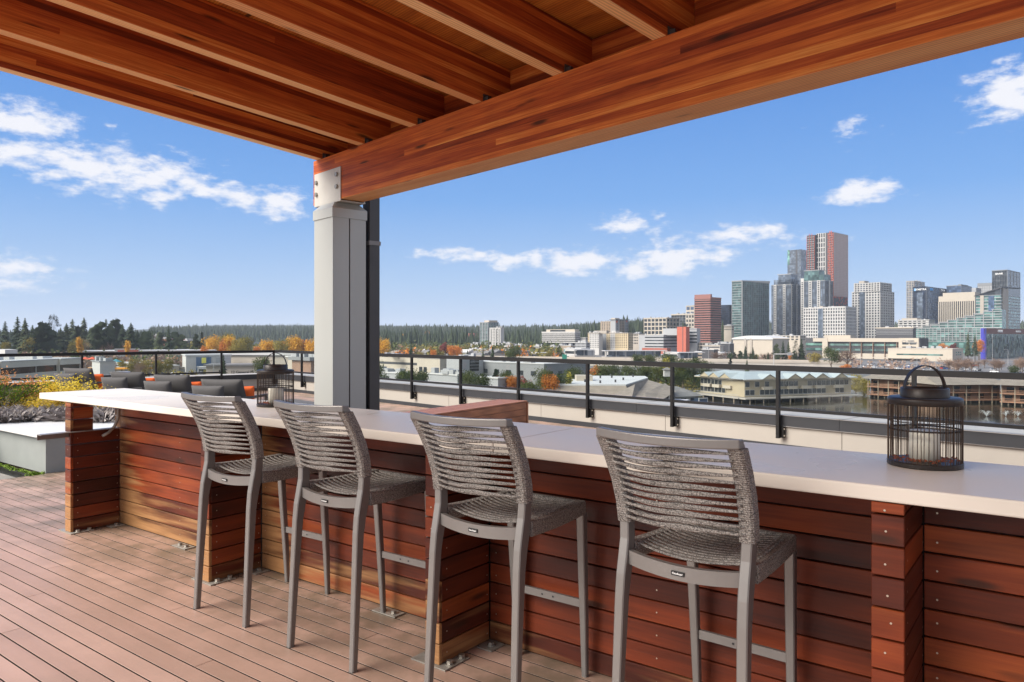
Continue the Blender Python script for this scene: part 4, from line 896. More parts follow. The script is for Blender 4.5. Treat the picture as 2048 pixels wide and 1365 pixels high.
b=Bld('parking_garage','low dark louvred block behind the beige hospital roof',1752,1826,1832,657,820,M_DARK,yb=669)
b.grid('L',4,0,.22,0,M_LGREY,d=.3); b.parapet(M_CREAM,1.3,.6)
b=Bld('apartment_block','low white terraced apartments below the blue office complex',1796,1858,1870,640.5,1000,M_WHITE,yb=655)
b.grid('L',3,0,.35,0,M_WHITE,d=1.0); wins(b,'L',3,[.05,.2,.35,.5,.65,.8],.09); b.roofbox(.1,.6,.1,.8,3,M_BEIGE); b.parapet(M_WHITE,.6,1)
# ---------- nearer ring
b=Bld('arena','beige hall with a low curved white roof',1466,1545,1578,678,790,M_CREAM,yb=694)
mb=MB(); nn=14; pr=[(-b.wl-1+(b.wl+2)*i/nn,b.h+4.2*math.sin(math.pi*(.08+.84*i/nn))**.8-.8) for i in range(nn+1)]
vs=[(x,-1,z) for x,z in pr]+[(x,b.wr+1,z) for x,z in pr]+[(x,-1,b.h-.8) for x,z in pr]; k=nn+1
part('curved_roof',mb.add(vs,[(i,i+1,k+i+1,k+i) for i in range(nn)]+[(2*k+i,2*k+i+1,i+1,i) for i in range(nn)]),M_ROOFW,b.r); b.slab('buttress','L',.3,.36,0,b.h,M_BEIGE,1); b.slab('buttress','L',.45,.50,0,b.h,M_BEIGE,1)
b=Bld('office_building','grey and white banded hospital wing left of the orange block',1278,1327,1358,671,760,M_LGREY,yb=697)
mb=MB()
for k in range(4): b.put(mb,'L',.25,1,b.zb+k*3.2+1,b.zb+k*3.2+2.1,.1); b.put(mb,'R',0,1,b.zb+k*3.2+1,b.zb+k*3.2+2.1,.1)
part('window_strips',mb,G_DARK,b.r,kind='stuff'); b.parapet(M_WHITE,.6,.3); b.roofbox(.85,1.4,.2,1,7,M_LGREY)
b=Bld('orange_block','plain orange-red clad block between grey hospital wings',1354,1372,1379,654,745,M_ORANGE,yb=698); b.slab('seam','L',.62,.68,0,b.h,M_DARK,.12)
b=Bld('office_building','grey banded hospital wing right of the orange block',1378,1394,1400,657,770,M_LGREY,yb=690); b.grid('L',5,0,.5,0,M_LGREY); b.slab('window_strips','L',0,1,b.zb,b.h-1.5,G_DARK,.2)
b=Bld('brick_building','long low red-brown building below the grey hospital wing',1284,1334,1340,697,700,M_BRICK,yb=705)
b=Bld('parking_garage','open concrete parking garage in front of the brown striped tower',1405,1440,1446,692,700,M_CONC,yb=714); 
mb=MB()
for k in range(3): b.put(mb,'L',.02,.98,b.h-2.2-k*3,b.h-.9-k*3,.05)
part('openings',mb,M_DARK,b.r,kind='stuff'); b.parapet(M_CREAM,.5,.5)
b=Bld('parking_garage','long low pale parking deck with a thin roof left of the concrete garage',1375,1425,1432,686,760,M_DARK,yb=700); b.grid('L',2,8,.3,.08,M_CREAM,d=.5)
b=Bld('hospital','long beige stone medical building with a floating white roof over green glass bays',1612,1840,1857,677,690,M_DARK,yb=716)
b.slab('floating_roof','L',.08,1,b.h-3.6,b.h,M_CREAM,3.0); b.slab('stone_pier','L',.17,.22,0,b.h,M_CREAM,3.4); b.roofbox(.18,.42,-.05,.5,3,M_CREAM,'stone_top'); b.slab('stone_wing','L',.84,1,0,b.h+.2,M_CREAM,3.6)
for z0,m_ in ((b.h-7.5,G_AQUA),(b.h-12.5,G_GREEN)):
    b.slab('glass_band','L',.0,.165,z0,z0+2.4,m_,.8); b.slab('glass_band','L',.23,.83,z0,z0+2.0,m_,.8)
mb=MB()
for k in range(60): u=.23+.6*k/60; b.put(mb,'L',u,u+.0015,b.h-14,b.h-4.2,1.0)
part('mullions',mb,M_GREY,b.r,kind='stuff'); b.slab('lower_band','L',.2,.85,0,b.h-15,M_CREAM,1.6)
mb=MB()
for k in range(5): u=.42+.1*k; b.put(mb,'L',u,u+.004,0,b.h-4,2.8)
part('slim_columns',mb,M_WOODB,b.r,kind='stuff')
wins(b,'L',2,[.87,.93],.05,z0=b.h-11,z1=b.h-3,d=3.8); sign(b,'L',.94,b.h-2.6,'KAISER',1.8,M_GREY).location.y=-3.9; sign(b,'L',.945,b.h-4.4,'PERMANENTE',1.5,M_GREY).location.y=-3.9
mb=MB()
for k in range(9):
    a=math.pi*k/8; c=Vector((-b.wl*(1-.885)+1.6*math.cos(a),-3.85,b.h-3.4+1.6*math.sin(a))); mb.box(c.x-.2,c.x+.2,-3.9,-3.7,c.z-.2,c.z+.2)
part('sunburst_sign',mb,M_GREY,b.r,kind='stuff')
b=Bld('hospital_wing','low beige stone wing with one long window slot in front of the medical building',1776,1905,1926,699,640,M_CREAM,yb=717,cat='building')
b.slab('window_slot','L',.14,.86,b.h-5.8,b.h-4.5,G_GREEN,.1); wins(b,'R',2,[.3,.5,.7],.14,z0=b.h-6,z1=b.h-2,m=G_GREEN); b.parapet(M_CREAM,.5,.2); b.slab('canopy','L',-.5,.6,b.h-8.8,b.h-8.2,M_CREAM,5)
b=Bld('medical_center','dark green glass medical building with a red-brown top band and a blue edge stripe',1961.5,1968,2075,657,700,G_TEAL,yb=722)
b.slab('top_band','R',0,1,b.h-5.2,b.h+.1,pm('red_brown_panel',(.15,.06,.045)),.8); b.slab('blue_stripe','L',0,1,0,b.h,M_BLUEP,.6); b.slab('blue_edge','R',0,.02,0,b.h,M_BLUEP,1)
mb=MB(); mb2=MB(); rr=random.Random(12)
for k in range(150):
    u=rr.uniform(.02,.97); z=rr.uniform(2,b.h-9); (b.put(mb,'R',u,u+.007,z,z+rr.uniform(2.5,5),.3) if k%2 else b.put(mb2,'R',u,u+.007,z,z+rr.uniform(2.5,5),.25))
part('pale_glass_fins',mb,G_GREY,b.r,kind='stuff'); part('dark_glass_fins',mb2,G_BLACK,b.r,kind='stuff')
# the lettering starts at photo column 1970 and ends at 2029
t_=sign(b,'R',.0,b.h-2.6,'OVERLAKE',3.5); t_.location.y=b.wr*.245; t_=sign(b,'R',.0,b.h-2.75,'MEDICAL CENTER',2.45); t_.location.y=b.wr*.575
# station canopies and freeway
def wing(name,label,cat,P,Q,depth,z0,z1,m,group=None):
    P=Vector(P);Q=Vector(Q); d=Q-P; L=math.hypot(d.x,d.y); t=thing(name,label,cat,(P.x,P.y,0),math.atan2(d.y,d.x),group); part('body' if cat!='bridge' else 'deck_slab',MB().box(0,L,0,depth,z0,z1),m,t); return t,L
def platform(label,xa,xb,y,Y,w):
    P=at(xa,Y);Q=at(xb,Y+6); z=zy(y,Y); t=thing('station_canopy',label,'station',(P.x,P.y,0),math.atan2((Q-P).y,(Q-P).x),'pale station canopies beside the freeway'); L=(Q-P).length
    part('canopy_roof',MB().box(0,L,-3,w,z-.5,z),M_ROOFW,t); part('glass_wall',MB().box(4,L-4,2,2.2,z-5,z-.5),G_GREY,t)
    mb=MB(); 
    for k in range(int(L/8)+1): mb.box(2+8*k-.3,2+8*k+.3,0,.5,-20,z-.5)
    part('columns',mb,M_LGREY,t,kind='stuff'); part('platform_deck',MB().box(0,L,-4,w,-20.4,z-5),M_CONC,t)
platform('long pale station canopy behind the freeway, left one',1208,1333,701.5,590,8); platform('pale station canopy behind the pine trees, right one',1354,1406,705,575,8)
platform('short pale canopy at the left end of the station',1146,1186,699.5,600,8)
t,L=wing('freeway_viaduct','long grey concrete freeway with low barrier walls crossing the middle distance','bridge',at(720,640),at(1700,470),24,-20.4,-16.2,M_CONC)
for y0,z1 in ((-.3,-15.0),(9,-15.2),(24,-14.6)): part('barrier_wall',MB().box(0,L,y0,y0+.35,-16.2,z1),M_BEIGE,t)
CARS=[]
t,L=wing('sound_wall','long low white concrete wall right of the freeway','wall',at(1420,520),at(1600,500),.5,-20.4,-15.4,M_WHITE)
sg=thing('road_sign','green roadside sign standing above the freeway barrier','sign',at(1129,520,-16.2)); part('panel',MB().box(-1.6,1.6,-.1,0,1,5.0),mat('sign_green',(.02,.20,.13),.5),sg); part('post',MB().box(-1.7,-1.5,0,.2,-4,5.2).box(1.5,1.7,0,.2,-4,5.2),M_GREY,sg,kind='stuff')
gn=thing('sign_gantry','white steel sign gantry over the road below the beige arena','gantry',at(1547,480,GZ)); part('frame',MB().box(0,.5,0,.5,0,10.8).box(0,13,0,.5,10.2,10.9),M_WHITE,gn); part('sign_panel',MB().box(9,11.5,-.2,0,9.6,11.6),M_LGREY,gn)
# ---------- mid ground, right of the column
def simple(name,label,xl,xc,xr,yt,Y,m,roof=M_ROOFW,rows=0,yb=None,par=.4):
    b=Bld(name,label,xl,xc,xr,yt,Y,m,yb=yb); 
    if roof: b.parapet(roof,par,.3)
    if rows:
        wins(b,'L',rows,[.04+.12*i for i in range(8)],.07); wins(b,'R',rows,[.1+.2*i for i in range(4)],.12)
    return b
b=simple('parking_garage','long white parking structure with a dark opening band, right of the column',690,842,860,716,400,M_CREAM,M_ROOFW,yb=735)
b.slab('opening_band','L',.3,1,b.h-4.2,b.h-2.9,M_DARK,.1)
b=simple('shop_building','pale green-white shop front with grey windows beyond the parking structure',834,880,894,718,380,M_CREAM,M_ROOFW,yb=742); wins(b,'L',1,[.1,.3],.14,z0=b.h-9,z1=b.h-3.5)
b=Bld('warehouse','grey ribbed metal warehouse with a big dark glass corner window',894,922,967,717,350,M_LGREY,yb=750)
b.slab('ribbed_corner','L',0,1,0,b.h+.3,M_LGREY,.3); b.slab('corner_window','R',.38,.78,b.h-6.5,b.h-.8,G_BLACK,.2); mb=MB()
for k in range(4): b.put(mb,'R',.38,.78,b.h-6.5+1.5*k,b.h-6.3+1.5*k,.35)
part('mullions',mb,M_LGREY,b.r,kind='stuff'); b.parapet(M_ROOFW,.3,.2)
b=Bld('warehouse','long low grey warehouse with small square windows and a white edged roof',930,1088,1180,729,330,M_GREY,yb=762)
b.parapet(M_ROOFW,.3,.3); wins(b,'L',1,[.1,.25,.4,.55,.7,.85],.06,z0=b.h-6.5,z1=b.h-2.5); wins(b,'R',1,[.1,.3,.5,.7],.08,z0=b.h-6.5,z1=b.h-2.5)
mb=MB(); rr=random.Random(21)
for k in range(14): x=-rr.uniform(.05,.95)*b.wl; y=rr.uniform(.1,.7)*b.wr; s_=rr.uniform(.6,1.6); mb.box(x-s_,x+s_,y-s_,y+s_,b.h+.4,b.h+.4+rr.uniform(.6,1.5))
part('roof_units',mb,M_LGREY,b.r,kind='stuff')
b=simple('storage_building','white flat-roofed building in the parking lot below the shop front',855,915,935,752,250,M_LGREY,M_ROOFW,yb=768)
b=simple('storage_building','small white box building among the pines left of the clubhouse',960,996,1001,758,235,M_LGREY,M_ROOFW,yb=772)
b=simple('storage_building','low white roofed building just right of the column',745,800,822,748,270,M_LGREY,M_ROOFW,yb=765)
# small far rooftops
far_b=[(941,960,969,689,820,M_WHITE,'white apartment block at the foot of the grey-teal tower, left one'),(1000,1020,1030,688,800,M_WHITE,'white apartment block right of the grey-teal tower'),(1018,1050,1062,691,830,M_LGREY,'pale apartment block behind the twin spruces'),
 (1066,1084,1094,693,800,M_WHITE,'white and grey apartment block left of the banded office'),(1098,1118,1126,694,780,M_LGREY,'pale blue-grey shed below the banded office'),(1120,1142,1150,692,770,M_TAN,'brown flat-roofed shop below the banded office'),(1128,1142,1152,699,720,M_TEALP,'teal gabled shop beside the station'),(1150,1172,1180,686,830,M_LGREY,'grey low block between the banded office and the cream apartments'),(1160,1171,1177,676,900,M_WHITE,'white low block behind the cream apartments'),
 (930,955,963,700,700,M_CREAM,'low beige building beside the freeway, left of the spruces'),(1148,1170,1176,703,640,M_BEIGE,'low beige station hut left of the long canopy'),(1404,1428,1436,700,640,M_DARK,'dark brown hall left of the wooden pole'),(1430,1460,1468,688,780,M_DARK,'dark low hall at the foot of the teal tower'),(1448,1463,1465,652,980,M_CREAM,'narrow cream block wedged beside the teal tower'),
 (1530,1600,1612,672,850,M_CREAM,'low cream building behind the conifers')]
for xl,xc,xr,yt,Y,m_,lab in far_b: simple('low_building',lab,xl,xc,xr,yt,Y,m_,M_ROOFW,rows=2 if m_ in (M_WHITE,M_LGREY,M_CREAM) else 0,yb=yt+10)
# ---------- clubhouse with the white roof
cl=thing('clubhouse','low clubhouse with a broad white flat roof and shingled edge near the lake','building',at(1100,212,0)); o_=at(1100,212)
def rel(px,Y): p=at(px,Y)-o_; return (p.x,p.y)
outline=[rel(1100,212),rel(1252,211),rel(1296,246),rel(1290,256),rel(1182,258),rel(1120,232)]
part('flat_roof',MB().poly(outline,-12.6,-12.2),M_ROOFW,cl)
cx_=sum(p[0] for p in outline)/6; cy_=sum(p[1] for p in outline)/6; low=[(cx_+(x-cx_)*1.14,cy_+(y-cy_)*1.14) for x,y in outline]; n_=6
part('shingled_edge',MB().add([(x,y,-12.61) for x,y in outline]+[(x,y,-14.9) for x,y in low],[(n_+i,n_+(i+1)%n_,(i+1)%n_,i) for i in range(n_)]+[tuple(range(2*n_-1,n_-1,-1))]),M_ROOFB,cl)
part('wall',MB().poly([(cx_+(x-cx_)*.97,cy_+(y-cy_)*.97) for x,y in outline],GZ,-14.92),M_CREAM,cl)
fx0,fy0=[cx_+(outline[0][0]-cx_)*.975,cy_+(outline[0][1]-cy_)*.975]; fx1=cx_+(outline[1][0]-cx_)*.975; wl_=fx1-fx0
for k in range(7):
    part('window',MB().box(fx0+.4+k*wl_/7,fx0+(k+1)*wl_/7-.3,fy0-.16,fy0-.06,-18.6,-15.4),G_DARK,cl)
for k,(x,y) in enumerate(((6,4),(11,10),(15,5),(20,9),(24,20),(22,32),(30,38),(13,20),(18,30))): part('roof_vent',MB().lathe([(0,-11.4),(.28,-11.4),(.28,-12.19)],8,(x,y,0)),M_DARK,cl)
part('roof_unit',MB().box(9,14,16,22,-12.19,-10.6),M_CREAM,cl); part('cupola',MB().box(41,43.2,40,42,-12.19,-9.9),M_WHITE,cl); part('cupola_roof',MB().add([(40.5,39.5,-9.89),(43.7,39.5,-9.89),(43.7,42.5,-9.89),(40.5,42.5,-9.89),(42.1,41,-9.0)],[(0,1,4),(1,2,4),(2,3,4),(3,0,4)]),M_ROOFG,cl)
t=thing('clubhouse_gallery','shingled gable wing of the clubhouse stepping down towards the water','building',at(1262,203,0)); g0=at(1262,203)
def rg(px,Y,z): p=at(px,Y)-g0; return (p.x,p.y,z)
part('gable_roof',MB().add([rg(1205,200,-15.6),rg(1262,196,-15.6),rg(1345,222,-13.6),rg(1296,236,-12.4),rg(1270,212,-12.2)],[(0,1,4),(1,2,3,4)]),M_ROOFB,t)
part('gable_roof',MB().add([rg(1262,192,-16.6),rg(1300,192,-16.8),rg(1352,216,-14.6),rg(1330,226,-12.8),rg(1290,205,-14.2)],[(0,1,4),(1,2,3,4)]),M_ROOFB,t)
part('wall',MB().add([rg(1215,201,GZ),rg(1335,198,GZ),rg(1335,198,-16.9),rg(1262,200,-15.7),rg(1215,201,-15.9),rg(1340,222,GZ),rg(1340,222,-13.9)],[(0,1,2,3,4),(1,5,6,2)]),M_CREAM,t)
part('triangular_wall',MB().add([rg(1240,199.2,-18.2),rg(1300,198.6,-18.6),rg(1258,199,-15.9)],[(0,1,2)]),M_WHITE,t); part('triangular_wall',MB().add([rg(1275,203,-16.8),rg(1322,206,-16.9),rg(1290,204,-14.3)],[(0,1,2)]),M_WHITE,t)
part('windows',MB().box(1,6,-7.2,-7.0,-19.4,-17.6),G_DARK,t,kind='stuff')
# ---------- pavilion houses
def hiproof(t,L,d,z,rise,m,ov=1.0):
    part('roof',MB().add([(-ov,-ov,z),(L+ov,-ov,z),(L+ov,d+ov,z),(-ov,d+ov,z),(min(d/2,L*.35),d/2,z+rise),(L-min(d/2,L*.35),d/2,z+rise)],[(0,1,5,4),(1,2,5),(2,3,4,5),(3,0,4),(0,3,2,1)]),m,t)
t,L=wing('pavilion','white lakeside pavilion with a grey hipped roof','building',at(1344,222),at(1396,226),12,-20.2,-16.6,M_WHITE); hiproof(t,L,12,-16.6,2.6,M_ROOFG,1.4)
part('windows',MB().box(.8,2.4,-.1,0,-19.6,-17.2).box(3.4,5.2,-.1,0,-19.6,-17.2),G_DARK,t,kind='stuff')
t,L=wing('pavilion','small white flat-roofed porch in front of the grey hipped pavilion','building',at(1330,214),at(1362,212),7,-20.2,-17.4,M_WHITE); part('windows',MB().box(.6,L-.6,-.1,0,-19.6,-18),G_DARK,t); part('roof',MB().box(-.8,L+.8,-.8,7.6,-17.4,-17.1),M_ROOFW,t)
t,L=wing('conservatory','small glass conservatory at the right end of the pavilion','building',at(1398,222),at(1415,224),6,-20.2,-17.2,G_BLUE); part('frame',MB().box(-.1,.1,-.1,.1,-20.2,-17).box(L-.1,L+.1,-.1,.1,-20.2,-17).box(0,L,-.12,.05,-17.3,-17),M_WHITE,t,kind='stuff')
br_,L=wing('footbridge','pale wooden footbridge running over the water in front of the pavilion','bridge',at(1395,196),at(1448,222),2.0,-19.9,-19.6,M_CREAM); part('railing',MB().box(0,L,0,.1,-18.8,-18.7).box(0,L,0,.1,-19.3,-19.25),M_LGREY,br_,kind='stuff')
# ---------- lake house on piles
def lakewing(label,P,Q,depth,gables,group=None,flip=False):
    z0,z1=-18.1,-12.3
    P=Vector(P);Q=Vector(Q); d=Q-P; L=math.hypot(d.x,d.y); t=thing('lake_house',label,'building',(P.x,P.y,0),math.atan2(d.y,d.x))
    LW=mat('lake_house_wall',(.37,.31,.215),.75,var=.05,scale=.3)
    part('wall',MB().box(0,L,0,depth,z0,z1),LW,t)
    part('roof',MB().add([(-1.5,-1.5,z1),(L+1.5,-1.5,z1),(L+1.5,depth+1.5,z1),(-1.5,depth+1.5,z1),(depth*.35,depth*.45,z1+2.1),(L-depth*.45,depth*.45,z1+2.1)],[(0,1,5,4),(1,2,5),(2,3,4,5),(3,0,4),(0,3,2,1)]),M_ROOFL,t)
    part('fascia',MB().box(-1.5,L+1.5,-1.6,-1.5,z1-.35,z1),M_CREAM,t)
    wm=MB().box(0,1.55,-.12,0,0,1.55).mesh('window',G_DARK); fm=MB().box(-.12,1.67,-.06,0,-.12,1.67).mesh('window_frame',M_WHITE)
    n=int(L/1.9)
    for k in range(n):
        for zz in (z0+.7,z0+3.3):
            if RND.random()<.12: continue
            o=ob('window',wm,t,(.25+k*1.9,-.02,zz)); ob('frame',fm,o,(0,.015,0))
    for gpos in gables:
        x=L*gpos; part('gable',MB().add([(x-2.6,-2.0,z1),(x+2.6,-2.0,z1),(x,-2.0,z1+1.5),(x,3.0,z1+1.5),(x-2.6,3,z1),(x+2.6,3,z1)],[(0,1,2)]),LW,t); part('gable_roof',MB().add([(x-2.9,-2.2,z1),(x+2.9,-2.2,z1),(x,-2.2,z1+1.62),(x,3.2,z1+1.62),(x-2.9,3.2,z1),(x+2.9,3.2,z1)],[(1,5,3,2),(4,0,2,3)]),M_ROOFL,t)
        part('balcony',MB().box(x-1.8,x+1.8,-1.2,0,z0+2.3,z0+3.3),M_CREAM,t)
    part('walkway',MB().box(-2,L+2,-3.2,0,z0-.5,z0-.1),M_CONC,t); part('walkway_rail',MB().box(-2,L+2,-3.2,-3.12,z0+.7,z0+.8).box(-2,L+2,-3.2,-3.12,z0+.3,z0+.34),M_LGREY,t,kind='stuff')
    part('underfloor_shade',MB().box(-1,L+1,1.8,depth,-24,z0-.5),M_DARK,t)  # dark box added to paint the shade beneath the house
    pile=MB().lathe([(.2,-24),(.2,z0-.5)],8).mesh('pile',M_TAN); k=0
    while k*5.2<L: ob('pile',pile,t,(k*5.2,-2.8,0)); ob('pile',pile,t,(k*5.2,1.5,0)); k+=1
    return t
lakewing('cream two-storey lake house wing on piles with a row of four small gables, facing us',at(1489,238),at(1702,252),16,(.19,.42,.55,.68,.86))
lakewing('cream lake house wing on piles receding to the left with three small gables',at(1401,260),at(1483.5,240.5),14,(.22,.45,.72))
# ---------- brown condominiums on piles
def condo(label,P,Q,depth,zt,bays):
    z0=-18.8; P=Vector(P);Q=Vector(Q); d=Q-P; L=math.hypot(d.x,d.y); t=thing('condominium',label,'building',(P.x,P.y,0),math.atan2(d.y,d.x))
    part('wall',MB().box(0,L,0,depth,z0,zt),M_WOODB,t)
    part('roof',MB().add([(-2,-3.5,zt),(L+2,-3.5,zt),(L+2,depth+1.5,zt),(-2,depth+1.5,zt),(1,depth*.5,zt+2.6),(L-1,depth*.5,zt+2.6)],[(0,1,5,4),(1,2,5),(2,3,4,5),(3,0,4),(0,3,2,1)]),M_ROOFB,t)
    fl=2 if zt-z0<7.5 else 3; fh=(zt-z0)/fl; RL=mat('balcony_timber',(.36,.19,.12),.8,var=.1,scale=.5)
    for k in range(fl):
        part('balcony_slab',MB().box(-.5,L+.5,-2.2,0,z0+k*fh-.25,z0+k*fh),RL,t); 
        if True:
            part('balcony_rail',MB().box(-.5,L+.5,-2.2,-2.12,z0+k*fh+.85,z0+k*fh+.97).box(-.5,L+.5,-2.2,-2.12,z0+k*fh+.4,z0+k*fh+.5),RL,t,kind='stuff')
        wm=MB().box(0,2.0,-.08,0,.15,fh*.72).mesh('window',G_BLACK); 
        for q in range(bays): 
            if RND.random()<.85: ob('window',wm,t,(L*(q+.2+RND.uniform(0,.2))/bays,-.02,z0+k*fh))
    part('underfloor_shade',MB().box(-.5,L+.5,.4,depth,-24,z0-.01),M_DARK,t)  # dark box standing in for the shade below the lowest floor
    for q in range(bays+1): part('post',MB().box(L*q/bays-.12,L*q/bays+.12,-2.25,-2.0,-24,zt-.1),M_TAN,t); 
    for q in range(bays): part('pile',MB().box(L*(q+.5)/bays-.2,L*(q+.5)/bays+.2,-1.2,-.8,-24,z0-.26),M_TAN,t)
    return t
condo('brown timber condominium block on piles just left of the large lantern handle',at(1742,262),at(1868,246),14,-13.3,6)
condo('brown timber condominium block on piles behind the large lantern',at(1872,238),at(2000,240),16,-13.9,5)
condo('brown timber condominium block on piles at the right edge of the picture',at(2004,232),at(2140,222),16,-13.6,5)
fo=thing('fountain','white fountain jets spraying on the lake','fountain',at(2000,198,-19.9)); mb=MB(); rr=random.Random(2)
for c in (-3.6,1.6,4.8):
    for k in range(26):
        a=rr.gauss(0,.55); b_=rr.gauss(0,.35); hh=rr.uniform(.7,1.7); mb.tube([(c,0,0),(c+a*.5,b_*.5,hh*.75),(c+a,b_,hh),(c+a*1.5,b_*1.5,hh*.6)],[.012,.022,.02,.01],3)
part('jets',mb,mat('white_water',(.55,.56,.56),.5),fo,kind='stuff')
# ---------- left mid ground
def stepped_office():
    LB=pm('pale_beige_spandrel',(.50,.46,.38)); z1=-6.05; P=at(-260,178); Q=at(154,256); d=Q-P; L=math.hypot(d.x,d.y); t=thing('office_building','beige office block with two long dark window bands at the left edge','building',(P.x,P.y,0),math.atan2(d.y,d.x))
    cuts=[0,.30,.52,.72,.86,1.0]
    for k in range(5):
        x0,x1=L*cuts[k],L*cuts[k+1]; o=-.5*(k%3)-.25*k; part('wall',MB().box(x0,x1-.02,o+.35,20,GZ,z1),LB,t)
        for zt in (z1-1.9,z1-6.1,z1-10.3):
            part('spandrel',MB().box(x0,x1-.02,o,o+.345,zt+.02,zt+1.88 if zt>z1-2 else zt+2.2),LB,t)
            part('window_band',MB().box(x0+.3,x1-.4,o+.30,o+.345,zt-2.0,zt),G_BLACK,t)
        part('roof_edge',MB().box(x0,x1,o-.15,20,z1+.01,z1+.25),M_ROOFW,t)
    rr=random.Random(5)
    for k in range(9): x=rr.uniform(L*.45,L*.97); part('roof_unit',MB().box(x,x+rr.uniform(1.5,5),rr.uniform(3,9),14,z1+.26,z1+rr.uniform(.8,1.7)),M_ROOFW,t)
stepped_office()
t,L=wing('store_building','long low cream store with red lettering on a raised front','store',at(160,500),at(432,540),40,GZ,-9.0,M_CREAM)
part('roof_edge',MB().box(-.5,L+.5,-.5,40,-8.99,-8.4),M_ROOFW,t); part('raised_front',MB().box(L*.24,L*.42,-1.2,-.01,GZ,-7.0),M_WHITE,t); part('glass_front',MB().box(L*.44,L*.80,-.4,-.01,GZ+.5,-12),G_GREEN,t); part('entrance_recess',MB().box(L*.27,L*.39,-1.3,-1.21,GZ,-13),M_BRICK,t)
mb=MB(); rr=random.Random(6); u=.262
while u<.405:
    w_=rr.choice([.004,.005,.006]); mb.box(L*u,L*(u+w_),-1.35,-1.21,-9.2,-8.0); u+=w_+.0022
    if .305<u<.311 or .355<u<.361: u+=.006
part('red_lettering',mb,M_RED,t,kind='stuff')
t,L=wing('store_building','white gabled hall with a blue sign panel behind the parking lots','store',at(372,440),at(462,452),26,GZ,-10.2,M_WHITE); part('roof_edge',MB().box(-.5,L+.5,-.5,26,-10.19,-9.4),M_ROOFW,t)
part('blue_panel',MB().box(L*.22,L*.55,-.4,-.01,GZ,-11),mat('slate_blue_panel',(.05,.10,.19),.6),t); part('yellow_sign',MB().box(L*.34,L*.44,-.6,-.41,-14.6,-11.3),mat('sign_yellow',(.7,.65,.1),.5),t); part('ribbed_wall',MB().box(L*.66,L,-.3,-.01,GZ,-11.5),M_LGREY,t)
t,L=wing('warehouse','long pale warehouse with a white roof beyond the small lantern','building',at(446,480),at(640,470),40,GZ,-10.6,M_CREAM); part('roof',MB().box(-.5,L+.5,-.6,40,-10.59,-9.2),M_ROOFW,t); part('gutter_line',MB().box(0,L,-.7,-.61,-11.4,-10.9),M_DARK,t)
t,L=wing('low_building','grey block with a long dark roof and black wall lettering left of the small lantern','building',at(412,322),at(512,326),14,GZ,-11.6,M_CREAM); part('roof',MB().box(-1,L+1,-1,14,-11.59,-10.8),M_ROOFG,t)
text_mesh('wall_lettering','12 General M',1.7,BLK,t,(L*.72,-.1,-14.2),(R(90),0,0),.05); part('dark_emblem',MB().box(L*.27,L*.37,-.12,-.02,-14.6,-13.9).box(L*.26,L*.28,-.12,-.02,-13.9,-13.2).box(L*.36,L*.38,-.12,-.02,-13.9,-13.2),BLK,t,kind='stuff')
b=Bld('low_building','small tan house with a slate roof between the small lantern and the column',584,622,634,722,300,M_WOODB,yb=738); b.parapet(M_GREY,1.4,1.2)
b=Bld('low_building','white flat-roofed hut behind the tan house',576,612,622,716,340,M_CREAM,yb=728); b.parapet(M_ROOFW,.6,1.0)
b=Bld('red_building','red-brown banded office block among the trees on the left hill',281,356,374,679,760,M_BRICK,yb=696); b.slab('window_band','L',0,1,b.h-5,b.h-3,G_BLACK,.1); b.slab('window_band','L',.1,.9,b.h-10,b.h-8,G_BLACK,.1)
b=Bld('low_building','dark glass block beside the red-brown office',368,376,383,682,755,G_DARK,yb=697); b.parapet(M_WHITE,.5)
b=Bld('low_building','long flat brown roofed house on the left hill top',282,318,330,673,900,M_TAN,yb=680); b.parapet(M_ROOFG,1.5,1)
b=Bld('low_building','small white shed among the left parking lots',184,200,207,724,330,M_WHITE,yb=738); b.parapet(M_LGREY,.3)
b=Bld('low_building','white building seen at the far left edge above the railing',-6,10,14,700,420,M_WHITE,yb=712)
ga=thing('gas_station_canopy','long flat gas station canopy edged in orange','canopy',at(176,392,GZ),R(4)); L=37
part('canopy_slab',MB().box(0,L,0,10,4.8,5.6),M_ROOFW,ga); part('orange_edge',MB().box(-.1,L+.1,-.12,-.01,4.5,5.5),M_PLAZA,ga)
for x in (2,7,13,20,27,34): part('column',MB().box(x-.2,x+.2,1,1.4,0,4.8),M_WHITE,ga)
bs=thing('bus','blue and white bus parked under the gas station canopy','bus',at(200,388,GZ),R(4)); part('body',MB().cbox(0,14,3,5.4,.4,3.3,.2),mat('bus_blue',(.05,.10,.42),.4),bs); part('window_band',MB().box(.6,13.4,2.97,2.995,1.7,2.7),G_DARK,bs); part('roof',MB().box(.2,13.8,3.1,5.3,3.3,3.5),M_WHITE,bs)
for k,(x,y,Y,c) in enumerate(((171,717,420,M_RED),(185,717,415,M_RED),(232,722,380,M_TEALP))):
    u=thing('market_umbrella',['orange-red shade umbrella, left one beside the cream store','orange-red shade umbrella, right one beside the cream store','teal shade umbrella beside the small spruce'][k],'umbrella',at(x,Y,GZ)); h_=zy(y,Y)-GZ
    part('canopy',MB().lathe([(0,h_+.9),(2.8,h_-.5)],8),c,u); part('pole',MB().box(-.06,.06,-.06,.06,0,h_),M_GREY,u)
for k,(x,y,Y) in enumerate(((262,731,300),(265,728,310),(392,730,360),(400,733,300),(300,726,400))):
    pass
